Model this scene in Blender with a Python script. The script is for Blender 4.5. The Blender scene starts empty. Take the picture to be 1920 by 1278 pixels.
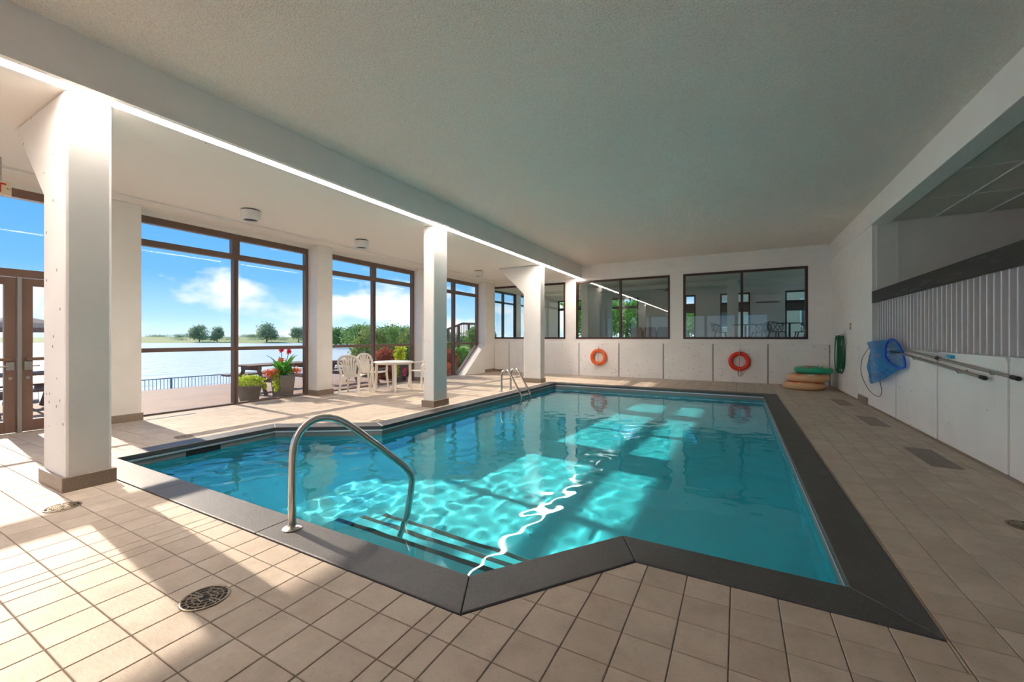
import bpy, bmesh, math, random
import numpy as np
from mathutils import Vector, Matrix
random.seed(7); rng = np.random.default_rng(7)
SC = bpy.context.scene
COL = SC.collection
# ------------------------------------------------------------------ camera, sky, sun, exposure
EYE = 1.3
YAW = math.atan(423.0 / 774.0)
cam_d = bpy.data.cameras.new('camera'); cam = bpy.data.objects.new('camera', cam_d); COL.objects.link(cam)
cam_d.sensor_width = 36; cam_d.lens = 774 * 36 / 1920; cam_d.shift_y = -6 / 1920; cam_d.clip_end = 3000; cam_d.clip_start = 0.05
cam.location = (0, 0, EYE); cam.rotation_euler = (math.pi / 2, 0, YAW); SC.camera = cam
SC.view_settings.view_transform = 'Standard'; SC.view_settings.look = 'None'
SC.view_settings.gamma = 1; SC.view_settings.use_curve_mapping = False
SC.view_settings.exposure = 2.06
cy = SC.cycles
cy.use_denoising = True; cy.max_bounces = 9; cy.diffuse_bounces = 5; cy.use_adaptive_sampling = True; cy.adaptive_threshold = 0.05; cy.glossy_bounces = 5; cy.transmission_bounces = 6
cy.transparent_max_bounces = 16; cy.caustics_reflective = True; cy.caustics_refractive = True; cy.blur_glossy = 0.1
cy.sample_clamp_indirect = 8.0; cy.sample_clamp_direct = 0

def build_world():
    w = bpy.data.worlds.new('sky'); SC.world = w; w.use_nodes = True
    nt = w.node_tree; nt.nodes.clear()
    N = lambda t: nt.nodes.new(t)
    out = N('ShaderNodeOutputWorld'); bg = N('ShaderNodeBackground'); bg.inputs[1].default_value = 0.36
    tc = N('ShaderNodeTexCoord'); sep = N('ShaderNodeSeparateXYZ'); nt.links.new(tc.outputs['Generated'], sep.inputs[0])
    ramp = N('ShaderNodeValToRGB'); cr = ramp.color_ramp
    cr.elements[0].position = 0.0; cr.elements[0].color = (0.62, 0.80, 0.93, 1)
    cr.elements[1].position = 1.0; cr.elements[1].color = (0.16, 0.38, 0.72, 1)
    for p, c in ((0.045, (0.36, 0.62, 0.86, 1)), (0.12, (0.15, 0.42, 0.76, 1)), (0.3, (0.055, 0.29, 0.70, 1))):
        e = cr.elements.new(p); e.color = c
    nt.links.new(sep.outputs['Z'], ramp.inputs[0])
    # cumulus: noise in stretched direction space, kept to a low band of the sky
    mp = N('ShaderNodeMapping'); mp.inputs['Scale'].default_value = (1.0, 1.0, 2.1); mp.inputs['Location'].default_value = (3.37, 1.9, 0.02)
    nt.links.new(tc.outputs['Generated'], mp.inputs[0])
    nz = N('ShaderNodeTexNoise'); nz.inputs['Scale'].default_value = 5.2; nz.inputs['Detail'].default_value = 7; nz.inputs['Roughness'].default_value = 0.52
    nt.links.new(mp.outputs[0], nz.inputs['Vector'])
    band = N('ShaderNodeValToRGB'); b = band.color_ramp; b.elements[0].position = 0.0; b.elements[0].color = (0.55,) * 3 + (1,)
    b.elements[1].position = 0.30; b.elements[1].color = (0.36,) * 3 + (1,)
    for p, v in ((0.03, 0.58), (0.070, 0.61), (0.10, 0.52), (0.14, 0.38)):
        e = b.elements.new(p); e.color = (v,) * 3 + (1,)
    nt.links.new(sep.outputs['Z'], band.inputs[0])
    add = N('ShaderNodeMath'); add.operation = 'ADD'; nt.links.new(nz.outputs[0], add.inputs[0]); nt.links.new(band.outputs[0], add.inputs[1])
    mr = N('ShaderNodeMapRange'); mr.inputs[1].default_value = 1.025; mr.inputs[2].default_value = 1.17
    nt.links.new(add.outputs[0], mr.inputs[0])
    mix = N('ShaderNodeMix'); mix.data_type = 'RGBA'; nt.links.new(mr.outputs[0], mix.inputs['Factor'])
    sc = N('ShaderNodeValToRGB'); sc.color_ramp.elements[0].position = 0.35; sc.color_ramp.elements[0].color = (0.66, 0.72, 0.80, 1)
    sc.color_ramp.elements[1].position = 0.6; sc.color_ramp.elements[1].color = (0.90, 0.90, 0.90, 1)
    nt.links.new(nz.outputs[0], sc.inputs[0])
    nt.links.new(ramp.outputs[0], mix.inputs['A']); nt.links.new(sc.outputs[0], mix.inputs['B'])
    nt.links.new(mix.outputs['Result'], bg.inputs[0]); nt.links.new(bg.outputs[0], out.inputs[0])
build_world()
sun_d = bpy.data.lights.new('sun', 'SUN'); sun = bpy.data.objects.new('sun', sun_d); COL.objects.link(sun)
SUN_DIR = Vector((1, -0.085, -0.48))
sun_d.energy = 1.85; sun_d.color = (1.0, 0.84, 0.67); sun_d.angle = 0.011
sun_d.cycles.is_caustics_light = True
sun.rotation_euler = SUN_DIR.to_track_quat('-Z', 'Y').to_euler(); sun.location = (-20, 2, 12)

# ------------------------------------------------------------------ helpers
class MB:
    def __init__(s): s.v = []; s.f = []
    def add(s, vs, fs):
        n = len(s.v); s.v += [tuple(p) for p in vs]; s.f += [tuple(i + n for i in f) for f in fs]; return s
    def box(s, x0, y0, z0, x1, y1, z1):
        if x0 > x1: x0, x1 = x1, x0
        if y0 > y1: y0, y1 = y1, y0
        if z0 > z1: z0, z1 = z1, z0
        return s.add([(x0, y0, z0), (x1, y0, z0), (x1, y1, z0), (x0, y1, z0), (x0, y0, z1), (x1, y0, z1), (x1, y1, z1), (x0, y1, z1)],
                     [(0, 3, 2, 1), (4, 5, 6, 7), (0, 1, 5, 4), (1, 2, 6, 5), (2, 3, 7, 6), (3, 0, 4, 7)])
    def prism(s, poly, a, b, axis='z'):
        # poly: 2-D loop; extruded from a to b along axis (z: poly xy, x: poly yz, y: poly xz)
        P = {'z': lambda u, v, w: (u, v, w), 'x': lambda u, v, w: (w, u, v), 'y': lambda u, v, w: (u, w, v)}[axis]
        n = len(poly)
        return s.add([P(u, v, a) for u, v in poly] + [P(u, v, b) for u, v in poly],
                     [tuple(range(n))[::-1], tuple(range(n, 2 * n))] + [(i, (i + 1) % n, n + (i + 1) % n, n + i) for i in range(n)])
    def tube(s, path, r, n=10, closed=False, flat=1.0):
        pts = [Vector(p) for p in path]; m = len(pts); base = len(s.v); up = None; rr = r if hasattr(r, '__len__') else [r] * m
        for i, p in enumerate(pts):
            a = pts[(i - 1) % m] if (closed or i > 0) else p; b = pts[(i + 1) % m] if (closed or i < m - 1) else p
            t = (b - a).normalized()
            if up is None:
                up = Vector((0, 0, 1)) if abs(t.z) < 0.9 else Vector((1, 0, 0))
            side = t.cross(up).normalized(); up = side.cross(t).normalized()
            for k in range(n):
                q = 2 * math.pi * k / n
                s.v.append(tuple(p + side * (math.cos(q) * rr[i]) + up * (math.sin(q) * rr[i] * flat)))
        for i in range(m if closed else m - 1):
            j = (i + 1) % m
            for k in range(n):
                l = (k + 1) % n
                s.f.append((base + i * n + k, base + i * n + l, base + j * n + l, base + j * n + k))
        if not closed:
            s.f.append(tuple(base + k for k in range(n))[::-1]); s.f.append(tuple(base + (m - 1) * n + k for k in range(n)))
        return s
    def lathe(s, prof, c=(0, 0, 0), n=24, cap=True):
        base = len(s.v)
        for r, z in prof:
            for k in range(n):
                q = 2 * math.pi * k / n; s.v.append((c[0] + r * math.cos(q), c[1] + r * math.sin(q), c[2] + z))
        for i in range(len(prof) - 1):
            for k in range(n):
                l = (k + 1) % n
                s.f.append((base + i * n + k, base + i * n + l, base + (i + 1) * n + l, base + (i + 1) * n + k))
        if cap:
            s.f.append(tuple(base + k for k in range(n))[::-1]); s.f.append(tuple(base + (len(prof) - 1) * n + k for k in range(n)))
        return s
    def torus(s, c, R, r, axis='z', n=40, m=14, a0=0.0, a1=2 * math.pi, flat=1.0):
        full = a1 - a0 > 6.28; pts = []
        cnt = n if full else n + 1
        base = len(s.v)
        for i in range(cnt):
            a = a0 + (a1 - a0) * i / n
            for k in range(m):
                b = 2 * math.pi * k / m; d = R + r * math.cos(b); h = r * flat * math.sin(b)
                u, v, w = d * math.cos(a), d * math.sin(a), h
                p = {'z': (u, v, w), 'y': (u, w, v), 'x': (w, u, v)}[axis]
                s.v.append((c[0] + p[0], c[1] + p[1], c[2] + p[2]))
        for i in range(n):
            j = (i + 1) % cnt
            for k in range(m):
                l = (k + 1) % m; s.f.append((base + i * m + k, base + j * m + k, base + j * m + l, base + i * m + l))
        return s
    def build(s, name, mat, parent=None, smooth=False, bevel=0, seg=2, loc=None):
        me = bpy.data.meshes.new(name); me.from_pydata(s.v, [], s.f); me.update()
        bm = bmesh.new(); bm.from_mesh(me); bmesh.ops.recalc_face_normals(bm, faces=bm.faces); bm.to_mesh(me); bm.free()
        me.materials.append(mat)
        o = bpy.data.objects.new(name, me); COL.objects.link(o)
        if smooth:
            me.polygons.foreach_set('use_smooth', [True] * len(me.polygons))
            me.set_sharp_from_angle(angle=math.radians(50 if smooth is True else smooth))
        if bevel:
            b = o.modifiers.new('bevel', 'BEVEL'); b.width = bevel; b.segments = seg; b.limit_method = 'ANGLE'; b.angle_limit = math.radians(40)
        if parent: put(o, parent)
        return o
def put(o, parent):
    o.parent = parent
    m = Matrix.Identity(4); p = parent
    chain = []
    while p: chain.append(p); p = p.parent
    for q in reversed(chain):
        m = m @ q.matrix_parent_inverse @ (Matrix.Translation(q.location) @ q.rotation_euler.to_matrix().to_4x4())
    o.matrix_parent_inverse = m.inverted()
    return o
def tag(o, label=None, cat=None, group=None, kind=None):
    if label: o['label'] = label
    if cat: o['category'] = cat
    if group: o['group'] = group
    if kind: o['kind'] = kind
    return o
def thing(name, label, cat, loc=(0, 0, 0), group=None, kind=None):
    o = bpy.data.objects.new(name, None); o.empty_display_size = 0.1; COL.objects.link(o); o.location = loc
    return tag(o, label, cat, group, kind)
def copy_tree(o, loc=None, rotz=None, label=None, parent=None):
    c = o.copy(); COL.objects.link(c)
    if parent: c.parent = parent
    if loc is not None: c.location = loc
    if rotz is not None: c.rotation_euler = (0, 0, rotz)
    if label: c['label'] = label
    for ch in list(o.children):
        copy_tree(ch, parent=c)
    return c
def bez(pts, n=8):
    # Catmull-Rom through the points
    P = [Vector(p) for p in pts]; out = []
    for i in range(len(P) - 1):
        a, b, c, d = P[max(i - 1, 0)], P[i], P[i + 1], P[min(i + 2, len(P) - 1)]
        for k in range(n):
            t = k / n
            out.append(0.5 * ((2 * b) + (c - a) * t + (2 * a - 5 * b + 4 * c - d) * t * t + (-a + 3 * b - 3 * c + d) * t ** 3))
    out.append(P[-1]); return out

# ------------------------------------------------------------------ materials
def nodes(name):
    m = bpy.data.materials.new(name); m.use_nodes = True; nt = m.node_tree; nt.nodes.clear()
    out = nt.nodes.new('ShaderNodeOutputMaterial'); return m, nt, out
def pos(nt, scale=None):
    g = nt.nodes.new('ShaderNodeNewGeometry')
    if scale is None: return g.outputs['Position']
    mp = nt.nodes.new('ShaderNodeMapping'); mp.inputs['Scale'].default_value = scale; nt.links.new(g.outputs['Position'], mp.inputs[0]); return mp.outputs[0]
def noise(nt, vec, scale, detail=4, rough=0.5):
    n = nt.nodes.new('ShaderNodeTexNoise'); n.inputs['Scale'].default_value = scale; n.inputs['Detail'].default_value = detail; n.inputs['Roughness'].default_value = rough
    nt.links.new(vec, n.inputs['Vector']); return n.outputs[0]
def maprange(nt, v, a, b, c, d):
    n = nt.nodes.new('ShaderNodeMapRange'); nt.links.new(v, n.inputs[0])
    for i, x in enumerate((a, b, c, d)): n.inputs[i + 1].default_value = x
    return n.outputs[0]
def mixc(nt, fac, a, b):
    n = nt.nodes.new('ShaderNodeMix'); n.data_type = 'RGBA'
    if isinstance(fac, float): n.inputs['Factor'].default_value = fac
    else: nt.links.new(fac, n.inputs['Factor'])
    for k, x in (('A', a), ('B', b)):
        if isinstance(x, tuple): n.inputs[k].default_value = x + ((1,) if len(x) == 3 else ())
        else: nt.links.new(x, n.inputs[k])
    return n.outputs['Result']
def bumpn(nt, h, strength, dist):
    b = nt.nodes.new('ShaderNodeBump'); b.inputs['Strength'].default_value = strength; b.inputs['Distance'].default_value = dist
    nt.links.new(h, b.inputs['Height']); return b.outputs[0]
def math_n(nt, op, a, b=None):
    n = nt.nodes.new('ShaderNodeMath'); n.operation = op
    for i, x in enumerate((a, b)):
        if x is None: continue
        if isinstance(x, (int, float)): n.inputs[i].default_value = x
        else: nt.links.new(x, n.inputs[i])
    return n.outputs[0]
def mat(name, col, rough=0.5, metal=0.0, var=0.0, vscale=3.0, bump=0.0, bscale=60.0, bdist=0.01, vec_scale=None, col2=None, spec=0.5, emit=0.0, coat=0.0):
    m, nt, out = nodes(name); p = nt.nodes.new('ShaderNodeBsdfPrincipled'); nt.links.new(p.outputs[0], out.inputs[0])
    p.inputs['Roughness'].default_value = rough; p.inputs['Metallic'].default_value = metal; p.inputs['Specular IOR Level'].default_value = spec
    p.inputs['Base Color'].default_value = col + (1,); p.inputs['Coat Weight'].default_value = coat
    if var or col2:
        v = pos(nt, vec_scale or (1, 1, 1)); n = noise(nt, v, vscale, 5, 0.55); f = maprange(nt, n, 0.35, 0.65, 0, 1)
        c2 = col2 or tuple(max(0, c * (1 - var)) for c in col)
        nt.links.new(mixc(nt, f, col, c2), p.inputs['Base Color'])
    if bump:
        v = pos(nt, vec_scale or (1, 1, 1)); n = noise(nt, v, bscale, 4, 0.6); nt.links.new(bumpn(nt, n, bump, bdist), p.inputs['Normal'])
    if emit:
        p.inputs['Emission Color'].default_value = col + (1,); p.inputs['Emission Strength'].default_value = emit
    return m
def concrete(name, col, pit=0.62, scale=7.0):
    m, nt, out = nodes(name); p = nt.nodes.new('ShaderNodeBsdfPrincipled'); nt.links.new(p.outputs[0], out.inputs[0]); p.inputs['Roughness'].default_value = 0.62
    v = pos(nt, (1, 1, 1)); vo = nt.nodes.new('ShaderNodeTexVoronoi'); vo.inputs['Scale'].default_value = scale; nt.links.new(v, vo.inputs['Vector'])
    sp = nt.nodes.new('ShaderNodeSeparateColor'); nt.links.new(vo.outputs['Color'], sp.inputs[0])
    patch = noise(nt, v, 1.6, 2); gate = math_n(nt, 'GREATER_THAN', math_n(nt, 'ADD', sp.outputs[0], maprange(nt, patch, 0.3, 0.7, -0.25, 0.3)), pit)
    rad = maprange(nt, sp.outputs[1], 0, 1, 0.03, 0.17)
    hole = math_n(nt, 'MULTIPLY', maprange(nt, math_n(nt, 'SUBTRACT', rad, vo.outputs['Distance']), -0.012, 0.012, 0, 1), gate)
    n1 = noise(nt, v, 2.2, 4); base = mixc(nt, maprange(nt, n1, 0.3, 0.7, 0, 1), col, tuple(c * 0.93 for c in col))
    nt.links.new(mixc(nt, hole, base, tuple(c * 0.32 for c in col)), p.inputs['Base Color'])
    n2 = noise(nt, v, 130, 3); h = math_n(nt, 'SUBTRACT', math_n(nt, 'MULTIPLY', n2, 0.25), hole)
    nt.links.new(bumpn(nt, h, 0.5, 0.006), p.inputs['Normal'])
    return m
M = {}
M['concrete'] = concrete('white_painted_concrete', (0.87, 0.84, 0.80), 0.70, 12)
M['concrete_pit'] = concrete('pitted_white_concrete', (0.89, 0.86, 0.825), 0.62, 13)
M['plaster'] = mat('white_plaster', (0.86, 0.83, 0.78), 0.7, bump=0.15, bscale=180, bdist=0.003, var=0.04)
M['plaster_cool'] = mat('white_wall_paint', (0.89, 0.855, 0.82), 0.6, bump=0.1, bscale=160, bdist=0.003, var=0.04)
M['grey_paint'] = mat('grey_wall_paint', (0.80, 0.75, 0.69), 0.7, var=0.06)
M['ceil_smooth'] = mat('smooth_stucco_ceiling', (0.87, 0.83, 0.77), 0.75, bump=0.22, bscale=240, bdist=0.003)
def popcorn():
    m, nt, out = nodes('popcorn_ceiling'); p = nt.nodes.new('ShaderNodeBsdfPrincipled'); nt.links.new(p.outputs[0], out.inputs[0]); p.inputs['Roughness'].default_value = 0.85
    v = pos(nt); a = noise(nt, v, 75, 4, 0.65); vo = nt.nodes.new('ShaderNodeTexVoronoi'); vo.inputs['Scale'].default_value = 62; nt.links.new(v, vo.inputs['Vector'])
    h = math_n(nt, 'ADD', math_n(nt, 'MULTIPLY', a, 0.7), math_n(nt, 'MULTIPLY', vo.outputs['Distance'], 0.5))
    nt.links.new(bumpn(nt, h, 0.75, 0.016), p.inputs['Normal'])
    nt.links.new(mixc(nt, maprange(nt, h, 0.4, 0.75, 0, 1), (0.92, 0.84, 0.765), (0.80, 0.72, 0.655)), p.inputs['Base Color']); return m
M['popcorn'] = popcorn()
PITCH_X, PITCH_Y, OFF_X, OFF_Y = 0.2085, 0.2095, -0.032, 0.995
def tile_mat():
    m, nt, out = nodes('stone_look_floor_tile'); p = nt.nodes.new('ShaderNodeBsdfPrincipled'); nt.links.new(p.outputs[0], out.inputs[0])
    g = nt.nodes.new('ShaderNodeNewGeometry'); mp = nt.nodes.new('ShaderNodeMapping'); mp.inputs['Location'].default_value = (-OFF_X / PITCH_X, -OFF_Y / PITCH_Y, 0)
    mp.inputs['Scale'].default_value = (1 / PITCH_X, 1 / PITCH_Y, 0); nt.links.new(g.outputs['Position'], mp.inputs[0])
    fl = nt.nodes.new('ShaderNodeVectorMath'); fl.operation = 'FLOOR'; nt.links.new(mp.outputs[0], fl.inputs[0])
    wn = nt.nodes.new('ShaderNodeTexWhiteNoise'); wn.noise_dimensions = '3D'; nt.links.new(fl.outputs[0], wn.inputs['Vector'])
    off = nt.nodes.new('ShaderNodeVectorMath'); off.operation = 'SCALE'; off.inputs['Scale'].default_value = 7; nt.links.new(wn.outputs['Color'], off.inputs[0])
    ad = nt.nodes.new('ShaderNodeVectorMath'); ad.operation = 'ADD'; nt.links.new(g.outputs['Position'], ad.inputs[0]); nt.links.new(off.outputs[0], ad.inputs[1])
    n1 = noise(nt, ad.outputs[0], 5, 5, 0.6); n2 = noise(nt, ad.outputs[0], 55, 4, 0.7)
    base = mixc(nt, wn.outputs['Value'], (0.56, 0.475, 0.39), (0.50, 0.42, 0.345))
    dk = mixc(nt, maprange(nt, n1, 0.42, 0.72, 0, 0.55), base, (0.33, 0.265, 0.205))
    nt.links.new(mixc(nt, maprange(nt, n2, 0.55, 0.75, 0, 0.4), dk, (0.27, 0.22, 0.175)), p.inputs['Base Color'])
    st = nt.nodes.new('ShaderNodeMapping'); st.inputs['Scale'].default_value = (1, 2.4, 1); nt.links.new(ad.outputs[0], st.inputs[0])
    n3 = noise(nt, st.outputs[0], 26, 4, 0.6)
    nt.links.new(bumpn(nt, n3, 0.30, 0.006), p.inputs['Normal']); p.inputs['Roughness'].default_value = 0.6; p.inputs['Specular IOR Level'].default_value = 0.22
    return m
M['tile'] = tile_mat()
M['grout'] = mat('brown_grout', (0.20, 0.155, 0.12), 0.9, var=0.3, vscale=1.2)
def coping_mat():
    m, nt, out = nodes('charcoal_granite_coping'); p = nt.nodes.new('ShaderNodeBsdfPrincipled'); nt.links.new(p.outputs[0], out.inputs[0])
    v = pos(nt); n1 = noise(nt, v, 160, 3, 0.7); n2 = noise(nt, v, 3, 4, 0.6)
    c = mixc(nt, maprange(nt, n1, 0.45, 0.72, 0, 1), (0.030, 0.028, 0.028), (0.095, 0.09, 0.086))
    nt.links.new(mixc(nt, maprange(nt, n2, 0.4, 0.7, 0, 0.4), c, (0.10, 0.09, 0.085)), p.inputs['Base Color'])
    p.inputs['Roughness'].default_value = 0.48; p.inputs['Specular IOR Level'].default_value = 0.9; nt.links.new(bumpn(nt, n1, 0.5, 0.004), p.inputs['Normal']); return m
M['coping'] = coping_mat()
M['plinth'] = mat('brown_terrazzo_plinth', (0.35, 0.27, 0.205), 0.35, var=0.35, vscale=90, bump=0.05, bscale=120)
M['bronze'] = mat('bronze_aluminium_frame', (0.19, 0.13, 0.10), 0.45, metal=0.25, var=0.1)  # base lightened so the frames carry the pale haze
M['bronze_lit'] = mat('lit_door_bronze', (0.25, 0.155, 0.115), 0.42, metal=0.25, var=0.1)  # lit copy of the frame bronze, brightness put into the colour
M['mahogany'] = mat('dark_red_brown_frame', (0.055, 0.022, 0.015), 0.35, var=0.2)
M['steel'] = mat('brushed_stainless_steel', (0.62, 0.59, 0.54), 0.24, metal=1.0, bump=0.03, bscale=300)
M['alu'] = mat('dull_aluminium', (0.45, 0.43, 0.40), 0.4, metal=0.9)
M['black'] = mat('black_plastic', (0.012, 0.012, 0.012), 0.45)
M['darkhole'] = mat('dark_opening', (0.01, 0.012, 0.014), 0.8)  # near-black colour stands for the shade inside openings
M['white_plastic'] = mat('white_plastic', (0.80, 0.79, 0.76), 0.35)
M['resin'] = mat('ivory_resin', (0.82, 0.76, 0.67), 0.45)
M['liner_track'] = mat('white_liner_track', (0.72, 0.72, 0.76), 0.35)
M['band'] = mat('grey_waterline_band', (0.25, 0.235, 0.215), 0.5, var=0.12, vscale=2)
M['charcoal_wood'] = None
def wood(name, c1, c2, sx=(0.6, 0.6, 7), scale=6, rough=0.5):
    m, nt, out = nodes(name); p = nt.nodes.new('ShaderNodeBsdfPrincipled'); nt.links.new(p.outputs[0], out.inputs[0]); p.inputs['Roughness'].default_value = rough
    v = pos(nt, sx); n = noise(nt, v, scale, 6, 0.6); w = nt.nodes.new('ShaderNodeTexWave'); w.inputs['Scale'].default_value = 3; w.inputs['Distortion'].default_value = 7; w.inputs['Detail'].default_value = 3
    nt.links.new(v, w.inputs['Vector']); f = math_n(nt, 'MULTIPLY', n, w.outputs['Fac'])
    nt.links.new(mixc(nt, maprange(nt, f, 0.1, 0.5, 0, 1), c1, c2), p.inputs['Base Color']); nt.links.new(bumpn(nt, f, 0.25, 0.004), p.inputs['Normal']); return m
M['charcoal_wood'] = wood('charcoal_stained_board', (0.014, 0.014, 0.015), (0.055, 0.055, 0.058), (1.2, 0.55, 5), 7)
M['timber'] = wood('weathered_brown_timber', (0.11, 0.07, 0.055), (0.20, 0.135, 0.11), (1, 1, 3), 6, 0.7)
M['joint_shade'] = mat('grey_joint_shade', (0.40, 0.37, 0.36), 0.8)  # grey backing colour stands in for shade in the panel joints
M['taupe'] = mat('dark_taupe_wall', (0.30, 0.255, 0.22), 0.8, var=0.15, vscale=0.8)
M['slat'] = mat('mauve_grey_painted_slat', (0.72, 0.68, 0.69), 0.5)
M['glasslike'] = None
def pane(name, tint=(0.97, 0.98, 0.98), f0=0.04, rough=0.0):
    m, nt, out = nodes(name); t = nt.nodes.new('ShaderNodeBsdfTransparent'); t.inputs[0].default_value = tint + (1,)
    g = nt.nodes.new('ShaderNodeBsdfGlossy'); g.inputs['Roughness'].default_value = rough
    lw = nt.nodes.new('ShaderNodeLayerWeight'); lw.inputs['Blend'].default_value = 0.5
    fr = math_n(nt, 'ADD', math_n(nt, 'MULTIPLY', math_n(nt, 'POWER', lw.outputs['Facing'], 5.0), 1 - f0), f0)
    mx = nt.nodes.new('ShaderNodeMixShader'); nt.links.new(fr, mx.inputs[0]); nt.links.new(t.outputs[0], mx.inputs[1]); nt.links.new(g.outputs[0], mx.inputs[2])
    nt.links.new(mx.outputs[0], out.inputs[0]); return m
M['pane'] = pane('clear_window_glass', (0.98, 0.985, 0.985), 0.02)
M['pane_grey'] = pane('tinted_interior_glass', (0.92, 0.95, 0.93), 0.05)
def water_mat():
    m, nt, out = nodes('clear_pool_water'); r = nt.nodes.new('ShaderNodeBsdfGlass'); r.inputs['Color'].default_value = (0.80, 0.985, 0.99, 1); r.inputs['IOR'].default_value = 1.333; r.inputs['Roughness'].default_value = 0.03
    nt.links.new(r.outputs[0], out.inputs[0]); return m
M['water'] = water_mat()
M['liner'] = mat('aqua_pool_liner', (0.045, 0.48, 0.59), 0.5, var=0.05, vscale=1.0)
M['step_mark'] = mat('black_step_marking', (0.02, 0.03, 0.035), 0.6)
def leafmat(name, c1, c2, vs=6, trans=0.35):
    m, nt, out = nodes(name); d = nt.nodes.new('ShaderNodeBsdfDiffuse'); t = nt.nodes.new('ShaderNodeBsdfTranslucent')
    v = pos(nt); n = noise(nt, v, vs, 3, 0.6); c = mixc(nt, maprange(nt, n, 0.35, 0.65, 0, 1), c1, c2)
    nt.links.new(c, d.inputs[0]); nt.links.new(c, t.inputs[0]); mx = nt.nodes.new('ShaderNodeMixShader'); mx.inputs[0].default_value = trans
    nt.links.new(d.outputs[0], mx.inputs[1]); nt.links.new(t.outputs[0], mx.inputs[2]); nt.links.new(mx.outputs[0], out.inputs[0]); return m
# ------------------------------------------------------------------ the setting
XW, XR, YB, YN = -8.67, 2.2, 13.8, -9.6          # glass line, slat wall, far wall, wall behind
ZC, ZL = 3.81, 3.40                              # main ceiling, lower ceiling by the glass
IN = [(-5.88, 1.84), (-1.27, 1.84), (-0.65, 2.70), (0.53, 2.70), (0.53, 11.0), (-4.60, 11.0), (-4.60, 4.42), (-5.88, 3.60)]
def offset(poly, d):
    n = len(poly); L = []
    for i in range(n):
        a, b = Vector(poly[i]), Vector(poly[(i + 1) % n]); t = (b - a).normalized(); nr = Vector((t.y, -t.x)); L.append((a + nr * d, t))
    out = []
    for i in range(n):
        (p, t), (q, u) = L[i - 1], L[i]
        k = (q - p).cross(u) / t.cross(u) if False else ((q.x - p.x) * u.y - (q.y - p.y) * u.x) / (t.x * u.y - t.y * u.x)
        out.append((p.x + t.x * k, p.y + t.y * k))
    return out
OUT = offset(IN, 0.255)
def clip(poly, nx, ny, c):                        # keep nx*x+ny*y <= c
    out = []
    for i in range(len(poly)):
        a, b = poly[i], poly[(i + 1) % len(poly)]; da = nx * a[0] + ny * a[1] - c; db = nx * b[0] + ny * b[1] - c
        if da <= 1e-9: out.append(a)
        if (da < -1e-9 and db > 1e-9) or (da > 1e-9 and db < -1e-9):
            t = da / (da - db); out.append((a[0] + (b[0] - a[0]) * t, a[1] + (b[1] - a[1]) * t))
    return out
def area(p): return 0.5 * sum(p[i][0] * p[(i + 1) % len(p)][1] - p[(i + 1) % len(p)][0] * p[i][1] for i in range(len(p))) if len(p) > 2 else 0
def half(a, b):                                    # half-plane to the right of a->b (outside of a ccw loop)
    tx, ty = b[0] - a[0], b[1] - a[1]; return (-ty, tx, -ty * a[0] + tx * a[1])
x_r = OUT[3][0]; x_l = OUT[0][0]; y_n = OUT[0][1]; y_f = OUT[4][1]; x_l2 = OUT[5][0]; y_d = OUT[3][1]
G = 0.002
REG = [  # convex pieces of the deck around the coping
    [(1, 0, x_r + G), (0, 1, y_n - G)],
    [(1, 0, x_l - G), (0, -1, -y_n + G)],
    [(-1, 0, -x_r - G)],
    [(0, -1, -y_f - G), (1, 0, x_r + G), (-1, 0, -x_l + G)],
    [(0, -1, -y_n + G), (0, 1, y_d - G), (1, 0, x_r + G), half(OUT[1], OUT[2])],
    [(0, 1, y_f + G), (-1, 0, -x_l + G), (1, 0, x_l2 - G), half(OUT[6], OUT[7])]]
def inset(p, d):
    for i in range(len(p)):
        pass
    q = list(p); n = len(p)
    for i in range(n):
        a, b = p[i], p[(i + 1) % n]; l = math.hypot(b[0] - a[0], b[1] - a[1])
        if l < 1e-6: continue
        nx, ny = (b[1] - a[1]) / l, -(b[0] - a[0]) / l
        q = clip(q, nx, ny, nx * a[0] + ny * a[1] - d)
        if len(q) < 3: return []
    return q
floor = thing('floor', 'beige square stone-look tile deck around the pool', 'floor', kind='structure')
sub = MB()
for reg in REG:
    p = [(-8.7, YN), (XR + 0.05, YN), (XR + 0.05, YB + 0.05), (-8.7, YB + 0.05)]
    for h in reg: p = clip(p, *h)
    if len(p) > 2: sub.prism(p, -0.2, -0.005)
sub.build('grout_bed', M['grout'], floor)
def tile_geo(mb, p):
    p0 = inset(p, 0.0022); p1 = inset(p, 0.0050)
    if len(p0) < 3 or len(p1) != len(p0): return False
    n = len(p0)
    mb.add([(x, y, -0.010) for x, y in p0] + [(x, y, -0.0024) for x, y in p0] + [(x, y, 0) for x, y in p1],
           [(i, (i + 1) % n, n + (i + 1) % n, n + i) for i in range(n)] + [(n + i, n + (i + 1) % n, 2 * n + (i + 1) % n, 2 * n + i) for i in range(n)] + [tuple(range(2 * n, 3 * n))])
    return True
def project(x, y, z=0.0):
    d = -x * math.sin(YAW) + y * math.cos(YAW)
    if d < 0.25: return None
    return 960 + 774 * (x * math.cos(YAW) + y * math.sin(YAW)) / d, 633 + 774 * (EYE - z) / d
pieces = []
xs = [OFF_X + PITCH_X * k for k in range(-42, 12)]; ys = [OFF_Y + PITCH_Y * k for k in range(-52, 62)]
xs += [OFF_X - PITCH_X * 5.5 - 0.005, OFF_X - PITCH_X * 15.5]; xs.sort()          # two rows of cut half tiles
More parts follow.
